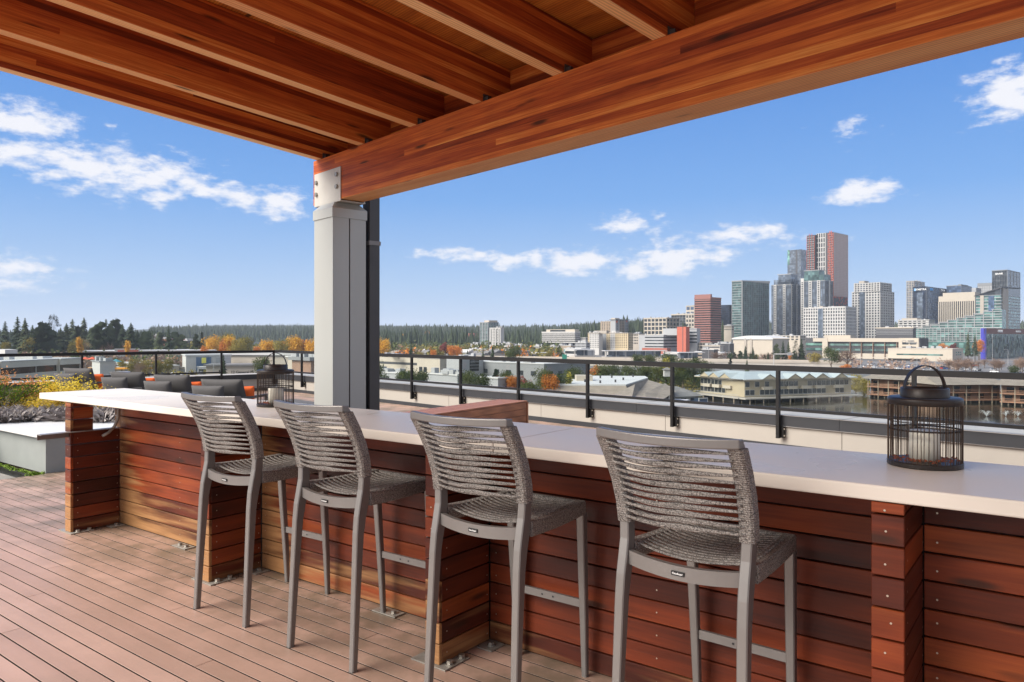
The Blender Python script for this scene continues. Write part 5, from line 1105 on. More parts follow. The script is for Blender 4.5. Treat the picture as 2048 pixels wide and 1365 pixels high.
# bright sale tents / trailers in the car lots
def shed(lab,x0,x1,y,hgt,m_,dp=5,roof=None,zb=GZ):
    Y=(H-(zb+hgt))*FPX/(y-HOR); P=at(x0,Y,zb); t=thing('sales_shed',lab,'shed',P,R(RND.uniform(-6,2)),'low sheds in the car lots on the left'); L=(x1-x0)/FPX*Y
    part('wall',MB().box(0,L,0,dp,0,hgt),m_,t); part('roof',MB().box(-.3,L+.3,-.4,dp+.4,hgt+.01,hgt+.35),roof or M_ROOFW,t); part('shopfront',MB().box(.6,L-.6,-.05,-.01,.3,hgt*.75),G_DARK if RND.random()<.6 else M_LGREY,t)
for q in ((250,322,726.5,5,M_WHITE,M_PLAZA,'long white shed with an orange roof edge beyond the gas station'),(262,300,731,3.2,M_WHITE,M_ROOFW,'small white shed below the orange-edged one'),(300,352,729,3.5,M_LGREY,M_ROOFG,'grey shed in the middle of the left car lots'),(340,392,727,4,M_WHITE,M_ROOFW,'white shed left of the blue-panelled store'),(395,462,735,4,M_LGREY,M_ROOFW,'white-roofed grey shed right of the third chair'),
  (352,378,736,3,M_CREAM,M_ROOFG,'cream hut in the left car lots'),(408,434,730,3,M_WHITE,M_ORANGE,'white hut with an orange roof edge below the spruce'),(318,336,738,3,M_CREAM,M_ROOFB,'brown-roofed hut right of the gas station canopy'),(446,500,729,3.5,M_TAN,M_ROOFW,'tan shed behind the spruce'),(500,545,733,3.2,M_WHITE,M_ROOFW,'white shed behind the small lantern'),(590,625,742,2.6,M_BLUEP,M_ROOFW,'small blue shed beside the column')):
    shed(q[6],q[0],q[1],q[2],q[3],q[4],5,q[5])
rh=random.Random(77)
HW=[M_WHITE,M_CREAM,M_LGREY,M_BEIGE,M_TAN,M_GREY]; HR=[M_ROOFG,M_ROOFB,M_ROOFW,M_ROOFG]
def house(px,Y,lab,grp,w=None,hh=None,flat=False):
    P=at(px,Y); g=gh(P.x,P.y); w=w or rh.uniform(9,18); d=rh.uniform(8,13); hh=hh or rh.uniform(5,8); t=thing('house' if not flat else 'low_building',lab,'house' if not flat else 'building',(P.x,P.y,g),R1+rh.uniform(-.4,.4),grp)
    part('wall',MB().box(0,w,0,d,-1,hh),rh.choice(HW),t); k=int(w/3)
    part('windows',MB().box(.6,w-.6,-.08,-.01,hh*.18,hh*.40).box(.6,w-.6,-.08,-.01,hh*.60,hh*.82) if flat else MB().box(1,2.4,-.08,-.01,1,2.4).box(w-3,w-1.4,-.08,-.01,1,2.4).box(w/2-.8,w/2+.8,-.08,-.01,hh-2.4,hh-1),G_DARK,t,kind='stuff')
    if flat: part('roof',MB().box(-.4,w+.4,-.4,d+.4,hh+.01,hh+.5),M_ROOFW,t)
    else: part('roof',MB().add([(-.6,-.6,hh),(w+.6,-.6,hh),(w+.6,d+.6,hh),(-.6,d+.6,hh),(-.6,d/2,hh+2.6),(w+.6,d/2,hh+2.6)],[(0,1,5,4),(2,3,4,5),(1,2,5),(3,0,4),(0,3,2,1)]),rh.choice(HR),t)
for k in range(34): house(rh.uniform(770,1110),rh.uniform(620,960),'small house among the valley trees right of the column','houses among the valley trees')
for k in range(10): house(rh.uniform(930,1150),rh.uniform(600,760),'low flat-roofed building beyond the freeway','low flat-roofed buildings beyond the freeway',rh.uniform(18,34),rh.uniform(6,11),True)
for k in range(8): house(rh.uniform(1200,1420),rh.uniform(640,720),'low flat-roofed building behind the station','low flat-roofed buildings behind the station',rh.uniform(16,30),rh.uniform(5,8),True)
for k in range(14): house(rh.uniform(180,560),rh.uniform(430,600),'low flat-roofed shop behind the car lots on the left','low flat-roofed shops behind the left car lots',rh.uniform(14,28),rh.uniform(4,6),True)
for k in range(7): house(rh.uniform(262,345),rh.uniform(700,860),'house on the wooded slope near the red-brown office','houses on the left slope')
# ---- street lamps, poles
def lamp(px,yt,Y,label,arm=True):
    P=at(px,Y); g=gh(P.x,P.y); h=zy(yt,Y)-g; t=thing('street_lamp',label,'street lamp',(P.x,P.y,g)); part('pole',MB().tube([(0,0,0),(0,0,h)],[.16,.09],6),M_LGREY,t)
    if arm: part('arm',MB().tube([(0,0,h),(-1.2,0,h+.4),(-2.4,0,h+.3)],.07,5),M_LGREY,t); part('lamp_head',MB().box(-3.0,-2.2,-.15,.15,h+.15,h+.35),M_LGREY,t)
lamp(2016,700,560,'tall street lamp in front of the green glass medical building'); lamp(1985,668,640,'wooden utility pole left of the medical building street lamp',False); lamp(1948,703,600,'curved-arm street lamp beside the big conifer pair')
lamp(1458,687,640,'bare wooden pole in front of the dark conifers',False); lamp(1721,706,520,'thin grey pole behind the parked vans',False); lamp(1834,714,430,'grey mast left of the lantern handle',False); lamp(1872,713,430,'grey mast right of the lantern handle',False)
for k,px in enumerate((1110,1187,1250,1308,1384,1417)): lamp(px,693+2*(k%3),560,['dark pole by the left station canopy','pole at the left end of the long canopy','dark pole before the cream apartments','pole left of the pine trees at the station','pole between the pine trees and right canopy','pole in front of the concrete garage'][k],False)
lamp(165,709,260,'slim pale pole just right of the corner of the left office block',False); lamp(427,712,300,'slim pale pole left of the small spruce',False)
# ---- cars
def car_proto():
    m=bpy.data.materials.new('car_paint'); m.use_nodes=True; nt=m.node_tree; b_=nt.nodes['Principled BSDF']; oi=nt.nodes.new('ShaderNodeObjectInfo'); nt.links.new(oi.outputs['Color'],b_.inputs['Base Color']); b_.inputs['Roughness'].default_value=.3
    body=MB(); prof=[(-2.2,.35),(2.2,.35),(2.25,.75),(1.9,.95),(1.0,1.0),(-1.0,1.02),(-2.0,.98),(-2.25,.8)]
    vs=[(x,-.88,z) for x,z in prof]+[(x,.88,z) for x,z in prof]; n=len(prof); body.add(vs,[tuple(range(n)),tuple(range(2*n-1,n-1,-1))]+[(i,n+i,n+(i+1)%n,(i+1)%n) for i in range(n)])
    pr=[(-1.55,1.0),(1.05,1.0),(.45,1.47),(-1.1,1.5)]; roof=MB(); vs=[(x,-.74 if z<1.2 else -.62,z) for x,z in pr]+[(x,.74 if z<1.2 else .62,z) for x,z in pr]; roof.add(vs,[(0,1,2,3),(7,6,5,4),(0,4,5,1),(1,5,6,2),(3,2,6,7),(0,3,7,4)])
    top=MB().box(-1.05,.42,-.6,.6,1.48,1.52)
    wh=MB().lathe([(0,-.1),(.3,-.1),(.33,-.05),(.33,.05),(.3,.1),(0,.1)],10)
    bm_=body.mesh('body',m); rm=roof.mesh('cabin_glass',G_BLACK); tm_=top.mesh('roof_panel',m); wm=wh.mesh('wheel',BLK)
    return bm_,rm,tm_,wm
CB,CR,CT,CW=car_proto()
CCOL={'white':(.7,.7,.7),'silver':(.35,.36,.38),'black':(.02,.02,.022),'red':(.35,.03,.02),'blue':(.04,.09,.25)}
def car(px,Y,c,rz,where,z=None,sc=1.0):
    P=at(px,Y); z=gh(P.x,P.y) if z is None else z
    t=thing('parked_car',f'{c} car parked {where}','car',(P.x,P.y,z+.02),rz,f'{c} cars {where}'); t.scale=(sc,sc,sc)
    for nm,me in (('body',CB),('cabin_glass',CR),('roof_panel',CT)):
        o=ob(nm,me,t); o.color=(*CCOL[c],1)
    for x in (-1.35,1.35):
        for y in (-.82,.82):
            o=ob('wheel',CW,t,(x,y,.33)); o.rotation_euler=(R(90),0,0)
rr=random.Random(31)
for (x0,x1,Y0,Y1,n,where,z) in ((1700,1800,480,600,20,'in the lot before the beige hospital',None),(1790,1960,430,560,34,'in the lot behind the large lantern',None),(1000,1060,245,280,9,'among the pines left of the clubhouse',None),(1395,1450,300,350,9,'under the pines behind the lake house',None),(250,520,390,640,70,'in the lots behind the lounge chairs',None),(755,835,404,420,12,'on the white parking structure roof',zy(715.5,400)+.1),(860,960,300,320,8,'beside the grey ribbed warehouse',None),(1950,2120,400,480,22,'in the lot below the medical building',None)):
    for k in range(n): car(rr.uniform(x0,x1),rr.uniform(Y0,Y1),rr.choice(['white','white','silver','silver','black','red','blue']),rr.choice([0,R1,R1+1.57])+rr.uniform(-.1,.1),where,z)
# ================================================================== VEGETATION
def leafm(name,stops,rough=.9,tr=.25,scale=.35):
    m=bpy.data.materials.new(name); m.use_nodes=True; nt=m.node_tree; N=nt.nodes; L=nt.links; b=N['Principled BSDF']; b.inputs['Roughness'].default_value=rough; b.inputs['Specular IOR Level'].default_value=.15
    tc=N.new('ShaderNodeTexCoord'); n=N.new('ShaderNodeTexNoise'); n.inputs['Scale'].default_value=scale; n.inputs['Detail'].default_value=6; n.inputs['Roughness'].default_value=.75; L.new(tc.outputs['Object'],n.inputs['Vector'])
    oi=N.new('ShaderNodeObjectInfo'); a=N.new('ShaderNodeMath'); a.operation='MULTIPLY_ADD'; L.new(oi.outputs['Random'],a.inputs[0]); a.inputs[1].default_value=.3; a.inputs[2].default_value=-.15
    ad=N.new('ShaderNodeMath'); ad.operation='ADD'; L.new(n.outputs[0],ad.inputs[0]); L.new(a.outputs[0],ad.inputs[1])
    cr=N.new('ShaderNodeValToRGB'); e=cr.color_ramp.elements
    while len(e)<len(stops): e.new(.5)
    for i,(p,c) in enumerate(stops): e[i].position=p; e[i].color=(*c,1)
    L.new(ad.outputs[0],cr.inputs[0]); L.new(cr.outputs[0],b.inputs['Base Color'])
    t=N.new('ShaderNodeBsdfTranslucent'); L.new(cr.outputs[0],t.inputs[0]); mx=N.new('ShaderNodeMixShader'); mx.inputs[0].default_value=tr; L.new(b.outputs[0],mx.inputs[1]); L.new(t.outputs[0],mx.inputs[2]); L.new(mx.outputs[0],N['Material Output'].inputs[0]); return m
F_CON=leafm('conifer_needles',[(.25,(.026,.042,.022)),(.5,(.058,.078,.040)),(.75,(.105,.120,.062))])
F_PINE=leafm('pine_needles',[(.25,(.035,.050,.018)),(.5,(.070,.090,.030)),(.8,(.13,.14,.055))])
F_YEL=leafm('golden_leaves',[(.2,(.30,.17,.03)),(.45,(.55,.30,.04)),(.7,(.72,.42,.06))]); F_ORA=leafm('orange_leaves',[(.2,(.28,.11,.03)),(.5,(.55,.20,.04)),(.8,(.65,.30,.08))])
F_RED=leafm('dark_red_leaves',[(.2,(.10,.03,.03)),(.5,(.22,.06,.05)),(.8,(.30,.12,.09))]); F_OLV=leafm('olive_leaves',[(.2,(.12,.11,.03)),(.5,(.24,.20,.05)),(.8,(.40,.30,.07))]); F_BARE=leafm('bare_twigs',[(.2,(.16,.10,.07)),(.5,(.28,.19,.14)),(.8,(.38,.28,.21))])
BARK=mat('bark',(.10,.07,.05),.9,var=.3,scale=2)
def conifer_mesh(seed,n=26,r0=.20,gap=.03):
    r=random.Random(seed); mb=MB()
    for t in range(n):
        z=.10+.90*(t/n)**.95; rad=r0*(1-z)**.8*r.uniform(.75,1.15)+.008; k=int(9+10*(1-z))
        for i in range(k):
            a=r.uniform(0,6.283); l=rad*r.uniform(.65,1.2); w=l*r.uniform(.22,.38); ca,sa=math.cos(a),math.sin(a); dz=-l*r.uniform(.25,.65)
            mb.add([(ca*l*.1,sa*l*.1,z+.02),(ca*l*.6-sa*w,sa*l*.6+ca*w,z+dz*.55),(ca*l,sa*l,z+dz),(ca*l*.6+sa*w,sa*l*.6-ca*w,z+dz*.55)],[(0,1,2),(0,2,3)])
    mb.tube([(0,0,.85),(0,0,1.0)],[.01,.002],4)
    return mb.mesh('crown',F_CON)
def leafy_mesh(seed,m,n=900,rx=.40,rz=.42,cz=.58,lumps=9,ls=.035,gap=.0):
    r=random.Random(seed); mb=MB(); L_=[]
    for i in range(lumps):
        a=r.uniform(0,6.28); q=r.uniform(.15,.62); L_.append((q*rx*math.cos(a),q*rx*math.sin(a),cz+r.uniform(-.6,.72)*rz*.9*(1-q*.5),r.uniform(.32,.55)))
    for i in range(n):
        lx,ly,lz,lr=r.choice(L_); v=Vector((r.gauss(0,1),r.gauss(0,1),r.gauss(0,1))).normalized()*(r.random()**.35)
        p=Vector((lx+v.x*lr*rx,ly+v.y*lr*rx,lz+v.z*lr*rz)); nrm=(v+Vector((r.gauss(0,.6),r.gauss(0,.6),r.gauss(0,.6)))).normalized(); u=nrm.orthogonal().normalized(); w=nrm.cross(u); s=ls*r.uniform(.6,1.4)
        mb.add([p-u*s,p-w*s*.7,p+u*s,p+w*s*.7],[(0,1,2,3)])
    return mb.mesh('crown',m)
def branchy_mesh(seed,m,n=70):
    r=random.Random(seed); mb=MB()
    for i in range(n):
        a=r.uniform(0,6.28); z=r.uniform(.15,.55); l=r.uniform(.2,.42); e=r.uniform(.35,1.2); p=Vector((0,0,z)); d=Vector((math.cos(a)*math.cos(e),math.sin(a)*math.cos(e),math.sin(e)))
        q=p+d*l; mb.tube([p,p+d*l*.5+Vector((0,0,.02)),q],[.006,.004,.002],3)
        for k in range(6):
            d2=(d+Vector((r.gauss(0,.5),r.gauss(0,.5),r.gauss(0,.4)))).normalized(); s=p+d*l*r.uniform(.4,1); mb.tube([s,s+d2*r.uniform(.06,.16)],[.003,.0015],3)
    return mb.mesh('crown',m)
TRK=MB().tube([(0,0,-.08),(0,0,.25),(0,0,.8)],[.018,.014,.004],6).mesh('trunk',BARK); TRK2=MB().tube([(0,0,-.1),(.01,0,.2),(0,.01,.5)],[.03,.022,.01],6).tube([(0,0,.25),(.12,.05,.55)],[.014,.005],5).tube([(0,0,.22),(-.1,-.06,.5)],[.014,.005],5).mesh('trunk',BARK)
def fir_mesh(seed,n=2400,r0=.20):
    r=random.Random(seed); mb=MB(); L_=[]
    for i in range(34):
        z=.16+.80*(i/34)**.9; a=r.uniform(0,6.28); q=(r0*(1-z)**.75+.012)*r.uniform(.35,1.0); L_.append((q*math.cos(a),q*math.sin(a),z,(.045+.075*(1-z))*r.uniform(.7,1.25)))
    for i in range(n):
        lx,ly,lz,lr=r.choice(L_); v=Vector((r.gauss(0,1),r.gauss(0,1),r.gauss(0,.6))).normalized()*(r.random()**.4)*lr; p=Vector((lx,ly,lz))+v; d=Vector((p.x,p.y,-.25*abs(lr)*8)).normalized(); w=d.orthogonal().normalized(); s=.017*r.uniform(.6,1.6)
        mb.add([p-d*s,p-w*s*.7,p+d*s*1.3,p+w*s*.7],[(0,1,2,3)])
    mb.tube([(0,0,.88),(0,0,1.0)],[.014,.003],4)
    return mb.mesh('crown',F_CON)
CONS=[fir_mesh(100+i,r0=.12+.022*i) for i in range(4)]+[conifer_mesh(i,n=26+3*i,r0=.15+.035*i) for i in range(4)]
PINES=[leafy_mesh(50+i,F_PINE,3000,.46,.40,.58,24,.020) for i in range(3)]
KINDS={'conifer':(CONS,TRK),'pine':(PINES,TRK2),'yellow':([leafy_mesh(60+i,F_YEL,2400,.40,.44,.56,22,.022) for i in range(3)],TRK2),'orange':([leafy_mesh(70+i,F_ORA,2200,.40,.42,.56,20,.022) for i in range(2)],TRK2),
 'red':([leafy_mesh(75,F_RED,800,.45,.40,.55,9,.036)],TRK2),'olive':([leafy_mesh(80+i,F_OLV,2400,.42,.42,.56,22,.022) for i in range(2)],TRK2),'bare':([branchy_mesh(85,F_BARE),branchy_mesh(86,F_BARE)],TRK2),
 'poplar':([leafy_mesh(90,F_YEL,900,.20,.52,.55,9,.028)],TRK),'larch':([leafy_mesh(92,leafm('yellow_green_leaves',[(.2,(.16,.15,.03)),(.5,(.34,.30,.05)),(.8,(.5,.42,.08))]),900,.22,.50,.55,9,.028)],TRK)}
NAMES={'conifer':'conifer_tree','pine':'pine_tree','yellow':'golden_tree','orange':'orange_tree','red':'red_tree','olive':'olive_green_tree','bare':'bare_tree','poplar':'golden_tree','larch':'larch_tree'}
tr_r=random.Random(17)
def tree(kind,px,yt,yb,Y,label,group=None,wide=1.0,grounded=False):
    P=at(px,Y); g=gh(P.x,P.y); zt=zy(yt,Y); h=zt-g; vis=(yb-yt)/FPX*Y
    ms,tk=KINDS[kind]; t=thing(NAMES[kind],label,'tree',(P.x,P.y,g),tr_r.uniform(0,6.28),group)
    hc=h if grounded else max(min(h,vis*1.15),.80*h); w=(h if grounded else max(min(h,vis*1.15),.58*h))*wide
    c=ob('crown',tr_r.choice(ms),t,(0,0,h-hc)); c.scale=(w,w,hc)
    k=ob('trunk',tk,t); k.scale=(h*.9,h*.9,h*.98); return t
con=[(10,642),(35,633),(50,636),(65,650),(85,642),(95,650),(108,628),(121,655),(133,646),(145,638),(157,650),(168,635),(180,655),(190,648),(200,642),(212,638),(222,648),(232,636),(245,648),(262,645),(275,660),(290,662),(305,661),(321,663),(337,651),(351,663),(362,668)]
G='dark conifers on the wooded slope at the left'
for k,(x,y) in enumerate(con):
    lab={108:'tallest dark conifer on the left slope, above the yellow shrub',35:'broad dark conifer near the left edge of the slope',337:'lone tall conifer above the red-brown office block',168:'spiky conifer just right of the first golden tree'}.get(x,'dark conifer on the wooded slope at the left')
    tree('conifer',x,y,702,560+tr_r.uniform(-30,90),lab,G,tr_r.uniform(1.3,1.8),True)
for k in range(46): x=tr_r.uniform(-60,400); tree('conifer' if k%4 else 'pine',x,tr_r.uniform(662,686)+(6 if x>270 else 0),702,tr_r.uniform(640,860),'dark conifer filling the wooded slope at the left',G,tr_r.uniform(1.0,1.5),True)
for k in range(16): x=tr_r.uniform(-20,290); tree(tr_r.choice(['bare','olive','bare']),x,tr_r.uniform(672,690),705,tr_r.uniform(520,600),'thin bare tree at the foot of the wooded slope','bare and olive trees at the foot of the left slope')
tree('poplar',160,670,704,500,'golden tree standing out against the dark slope, left one',wide=1.2); tree('poplar',256,677,700,500,'golden tree standing out against the dark slope, right one',wide=1.3); tree('olive',148,680,705,510,'olive tree beside the left golden tree')
tree('conifer',392,667,700,560,'dark conifer left of the golden row',wide=1.4); tree('conifer',403,663,700,560,'taller dark conifer at the start of the golden row',wide=1.3); tree('conifer',415,672,700,580,'small dark conifer behind the first golden tree',wide=1.3)
row=[('orange',408,688,14,'small orange tree at the left end of the golden row'),('yellow',424,673,34,'golden tree in the row, leftmost big one'),('yellow',440,668,38,'golden tree in the row with the tallest left crown'),('orange',452,672,30,'orange-gold tree in the row beside the tall left crown'),('yellow',461,669,26,'slim golden tree in the middle of the row'),('olive',456,663,36,'olive-brown tree rising behind the golden row'),('olive',475,674,38,'brownish gold tree in the row'),('olive',492,671,40,'big olive-gold tree at the right end of the left row'),('orange',512,690,26,'low orange shrub tree in the gap of the golden row'),
 ('yellow',533,672,38,'round golden tree standing alone in the row'),('olive',557,678,34,'green-gold tree beside the round golden one'),('orange',570,680,30,'orange tree in the row right of the green-gold one'),('olive',582,672,36,'green-gold tree near the column'),('yellow',594,670,30,'bright golden tree near the column'),('orange',606,676,30,'orange-gold tree just left of the column'),('yellow',624,674,38,'golden tree touching the column edge'),('yellow',765,669,44,'round golden tree just right of the column')]
for kd,x,y,w_,lab in row: tree(kd,x,y,708,520+tr_r.uniform(-20,60),lab,wide=1.0 if w_<30 else 1.15)
for kd,x,y,yb,Y,lab,w_ in [('red',891,680,702,640,'reddish tree behind the orange ones','1.2'),('orange',905,689,712,600,'wide orange tree right of the reddish one','1.6'),('orange',866,698,712,600,'small orange tree left of the reddish one','1.2'),('olive',840,702,712,600,'low olive shrub tree behind the railing','2'),('conifer',822,688,712,600,'dark conifer behind the railing right of the golden tree','1.5'),('orange',918,692,710,620,'pale orange tree beside the wide orange one','1.2'),('bare',795,684,706,800,'bare grey-pink tree on the slope','1.4'),('conifer',935,700,712,560,'dark low conifer left of the white apartment block','1.8'),
 ('conifer',985,691,713,430,'spruce left of the freeway pair','1.6'),('conifer',966,697,713,430,'smaller spruce left of the freeway','1.6'),('pine',1028,688,714,420,'dense dark pine above the railing post','1.25'),('olive',1098,700,712,600,'small yellow-green tree by the freeway','1.6'),
 ('conifer',447,708,739,300,'blue-green spruce among the car lots left of the lantern','1.5'),('pine',524,706,744,280,'loose grey-green pine behind the small lantern','1.0'),('pine',752,712,760,230,'green pine touching the right side of the column','.8'),('pine',766,742,765,220,'small green pine low beside the column','1.0'),('pine',812,728,762,230,'wide grey-green pine left of the first glass post','1.2'),('pine',840,730,764,225,'wide grey-green pine right of the first glass post','1.1'),
 ('pine',936,737,768,220,'grey-green pine behind the second glass post','1.1'),('pine',962,740,772,215,'brownish green pine right of the second glass post','1.1'),('conifer',992,737,760,240,'dark green conifer in front of the grey warehouse','1.5'),('pine',1012,738,762,240,'small dark pine in front of the grey warehouse','1.1'),('red',1000,745,758,240,'dark red shrub in front of the grey warehouse','1.5'),('red',1046,744,758,240,'second dark red shrub right of the third post','1.6'),('orange',1022,748,764,236,'rust-coloured shrub in front of the warehouse','1.4'),
 ('pine',1088,724,775,215,'big olive pine in front of the warehouse corner','.85'),('orange',1098,744,766,212,'rust-brown shrub under the big olive pine','1.2'),('pine',1060,752,778,205,'low green pine behind the railing right of the third post','1.4'),('pine',1122,740,772,215,'pine between the warehouse corner and the clubhouse','1.1'),('pine',1146,724,768,240,'dense pine behind the left end of the clubhouse roof','1.0'),('larch',1134,742,770,215,'yellow-green tree at the left end of the clubhouse','1.2'),
 ('orange',1190,726,750,300,'bright orange tree behind the clubhouse roof','1.1'),('pine',1206,724,750,290,'dark pine right of the bright orange tree','1.2'),('pine',1228,726,750,300,'dark pine behind the clubhouse roof','1.2'),('pine',1256,728,750,310,'broad dark pine behind the clubhouse roof ridge','1.5'),('pine',1290,724,752,300,'broad dark pine behind the clubhouse cupola','1.5'),('pine',1318,724,754,290,'broad dark pine left of the fifth post','1.3'),
 ('pine',1276,704,730,400,'green pine above the railing, left of the pair by the station','1.2'),('pine',1300,702,730,400,'green pine above the railing, right of the pair by the station','1.2'),('pine',1338,701,732,390,'tall dark pine before the right station canopy','1.3'),('larch',1331,711,760,290,'yellow-green larch left of the fifth post','1.0'),('pine',1366,710,765,280,'big dark pine right of the fifth post','.9'),('pine',1388,711,765,290,'big dark pine left of the lake house','.9'),('pine',1412,716,750,300,'pine rising behind the lake house roof','1.0'),('pine',1355,732,768,260,'low pine above the pavilion roof','1.2'),
 ('conifer',1461,715,728,420,'small conifer tip above the railing left of the wooden pole','1.6'),('conifer',1494,719,728,420,'small conifer tip above the railing','1.6'),('conifer',1491,691,719,560,'pointed dark conifer below the arena, left one','1.2'),('conifer',1506,694,719,560,'pointed dark conifer below the arena, right one','1.3'),('conifer',1553,687,718,600,'conifer in the row right of the arena','1.2'),('conifer',1566,681,718,610,'taller conifer in the row right of the arena','1.3'),('conifer',1577,683,718,610,'broad conifer in the row right of the arena','1.4'),
 ('conifer',1592,680,719,560,'dense dark conifer left of the hospital, left one','1.3'),('conifer',1603,677,719,560,'dense dark conifer left of the hospital, right one','1.3'),('olive',1512,708,719,560,'yellow-green shrub tree beside the pointed conifers','1.3'),('orange',1582,704,716,560,'small orange tree beside the dense conifers','1.2'),('olive',1630,704,730,480,'olive round tree before the hospital','1.3'),('pine',1662,691,734,460,'tall green pine before the hospital','.85'),('bare',1695,690,730,460,'pale bare tree before the hospital glass','1.3'),('bare',1680,700,730,480,'smaller pale bare tree before the hospital','1.3'),('orange',1692,727,738,430,'low orange tree above the railing','2.6'),
 ('olive',1712,745,772,275,'yellow willow between the lake house and the brown condominiums','1.3'),('olive',1728,752,775,270,'smaller yellow willow beside the brown condominiums','1.2'),('conifer',1936,664,708,620,'tall dark conifer right of the green glass block','1.1'),('conifer',1950,668,708,620,'second tall conifer right of the green glass block','1.2'),('orange',1886,684,699,700,'orange tree at the foot of the green glass block','1.4'),('red',1910,683,699,700,'dark red tree at the foot of the green glass block','1.5'),('orange',1958,676,700,680,'golden tree behind the tall conifers','1.2'),('pine',2027,727,750,330,'round green pine above the railing at the right','1.1')]:
    tree(kd,x,y,yb,Y,lab,wide=float(w_))
for k in range(26): tree('bare',tr_r.uniform(1870,2060),tr_r.uniform(709,722),738,tr_r.uniform(430,520),'leafless brown tree in the lots below the medical building','leafless brown trees below the medical building',1.4)
for k in range(10): tree('bare',tr_r.uniform(1420,1560),tr_r.uniform(699,706),719,tr_r.uniform(580,650),'leafless red-brown tree below the arena','leafless red-brown trees below the arena',1.6)
for k in range(20): tree('conifer',tr_r.uniform(1455,1610),tr_r.uniform(700,710),720,tr_r.uniform(540,600),'small dark conifer in the hedge below the arena','small conifers in the hedge below the arena',1.8)
for k in range(12): tree(tr_r.choice(['bare','olive']),tr_r.uniform(215,345),tr_r.uniform(712,722),735,tr_r.uniform(330,430),'thin bare tree in the left car lots','thin trees in the left car lots',1.2)
# far forest: hundreds of conifers too small to count, on the ridges
def forest(name,n,pxa,pxb,Ya,Yb,h0,h1,m,seed,lo=None):
    r=random.Random(seed); mb=MB()
    for i in range(n):
        px=r.uniform(pxa,pxb); Y=r.uniform(Ya,Yb); x=(px-CXP)/FPX*Y; g=gh(x,Y); h=r.uniform(h0,h1)*(1+.3*(r.random()**4)); w=h*r.uniform(.14,.24); k=5; a0=r.random()*6
        for s,(za,zb,wf) in enumerate(((.05,.62,1),(.38,1.0,.62))):
            rg=[(x+w*wf*r.uniform(.7,1.25)*math.cos(a0+6.283*q/k),Y+w*wf*r.uniform(.7,1.25)*math.sin(a0+6.283*q/k),g+h*(za+r.uniform(-.06,.06))) for q in range(k)]
            mb.add(rg+[(x,Y,g+h*zb)],[(q,(q+1)%k,k) for q in range(k)])
    return ob(name,mb.mesh(name,m),None,kind='stuff')
forest('hill_forest',9000,300,1420,1700,2900,15,28,F_CON,1); forest('ridge_forest',7000,280,1100,3400,4900,9,16,F_CON,2); forest('hill_forest',2600,-80,460,900,1300,9,15,F_CON,3); forest('hill_forest',3000,640,1480,1000,1900,18,32,F_CON,5)
def thicket(name,n,pxa,pxb,Ya,Yb,h0,h1,m,seed,per=26,qs=.55,rr_=2.4):
    r=random.Random(seed); mb=MB()
    for i in range(n):
        px=r.uniform(pxa,pxb); Y=r.uniform(Ya,Yb); x=(px-CXP)/FPX*Y; g=gh(x,Y); h=r.uniform(h0,h1); rad=rr_*r.uniform(.6,1.3)
        for q in range(per):
            v=Vector((r.gauss(0,1),r.gauss(0,1),r.gauss(0,1))).normalized()*r.random()**.4; p=Vector((x+v.x*rad,Y+v.y*rad,g+h*.5+v.z*h*.5)); u=Vector((r.gauss(0,1),r.gauss(0,1),r.gauss(0,1))).normalized(); w=u.orthogonal().normalized(); s=qs*r.uniform(.5,1.4); mb.add([p-u*s,p-w*s,p+u*s,p+w*s],[(0,1,2,3)])
    return ob(name,mb.mesh(name,m),None,kind='stuff')
thicket('valley_woods',420,380,1120,640,980,9,15,F_OLV,71,26,1.3,5); thicket('valley_woods',520,380,1120,680,1050,10,18,F_PINE,72,26,1.3,5); thicket('valley_woods',260,380,1120,640,980,8,14,F_BARE,73,26,1.0,5); thicket('valley_woods',120,380,1120,600,900,8,13,F_ORA,74,26,1.1,4)
thicket('hedge_belt',210,1180,1425,283,335,4.5,9.5,F_PINE,75,40,.45,3.0); thicket('hedge_belt',80,1200,1440,275,330,3,6.5,F_OLV,76,34,.4,2.4); thicket('hedge_belt',60,1120,1200,255,300,3,7,F_PINE,77,34,.4,2.4)
thicket('slope_undergrowth',260,-80,415,470,560,5,12,F_BARE,78,26,.9,4); thicket('slope_undergrowth',330,-80,415,480,600,6,14,F_PINE,79,26,.9,4); thicket('slope_undergrowth',60,-80,415,470,540,5,9,F_ORA,80,24,.8,3)
thicket('shrub_belt',120,760,1000,228,300,1.5,4,F_PINE,81,26,.35,1.8); thicket('shrub_belt',60,940,1190,215,290,1.5,3.5,F_RED,82,26,.3,1.6); thicket('shrub_belt',90,1440,1620,560,620,4,8,F_BARE,83,26,.7,3); thicket('shrub_belt',60,1700,1960,470,640,2,5,F_BARE,84,26,.6,3); thicket('shrub_belt',70,180,640,300,480,1.5,4,F_OLV,85,22,.5,2.2); forest('hill_forest',1500,1200,2200,1900,2500,16,26,F_CON,6)
hl=[('orange',1075,693,1250),('yellow',805,667,1500),('olive',845,672,1500),('orange',1127,665,1300),('bare',1040,670,1300),('yellow',930,682,1200),('olive',985,680,1200),('orange',855,660,1700),('olive',1110,682,1100)]
for k,(kd,x,y,Y) in enumerate(hl): tree(kd,x,y,y+16,Y,['single orange tree on the dark hillside left of the banded office','golden tree on the dark hillside above the railing','olive round tree on the dark hillside','small orange tree on the dark hillside behind the banded office','tall brown bare tree on the dark hillside','golden-brown tree left of the grey-teal tower','olive tree left of the grey-teal tower','pale brown tree high on the dark hillside','olive tree beside the banded office'][k],wide=1.0)
b=Bld('red_building','red-brown roof showing through the far hillside trees',935,948,953,667,1250,M_BRICK)
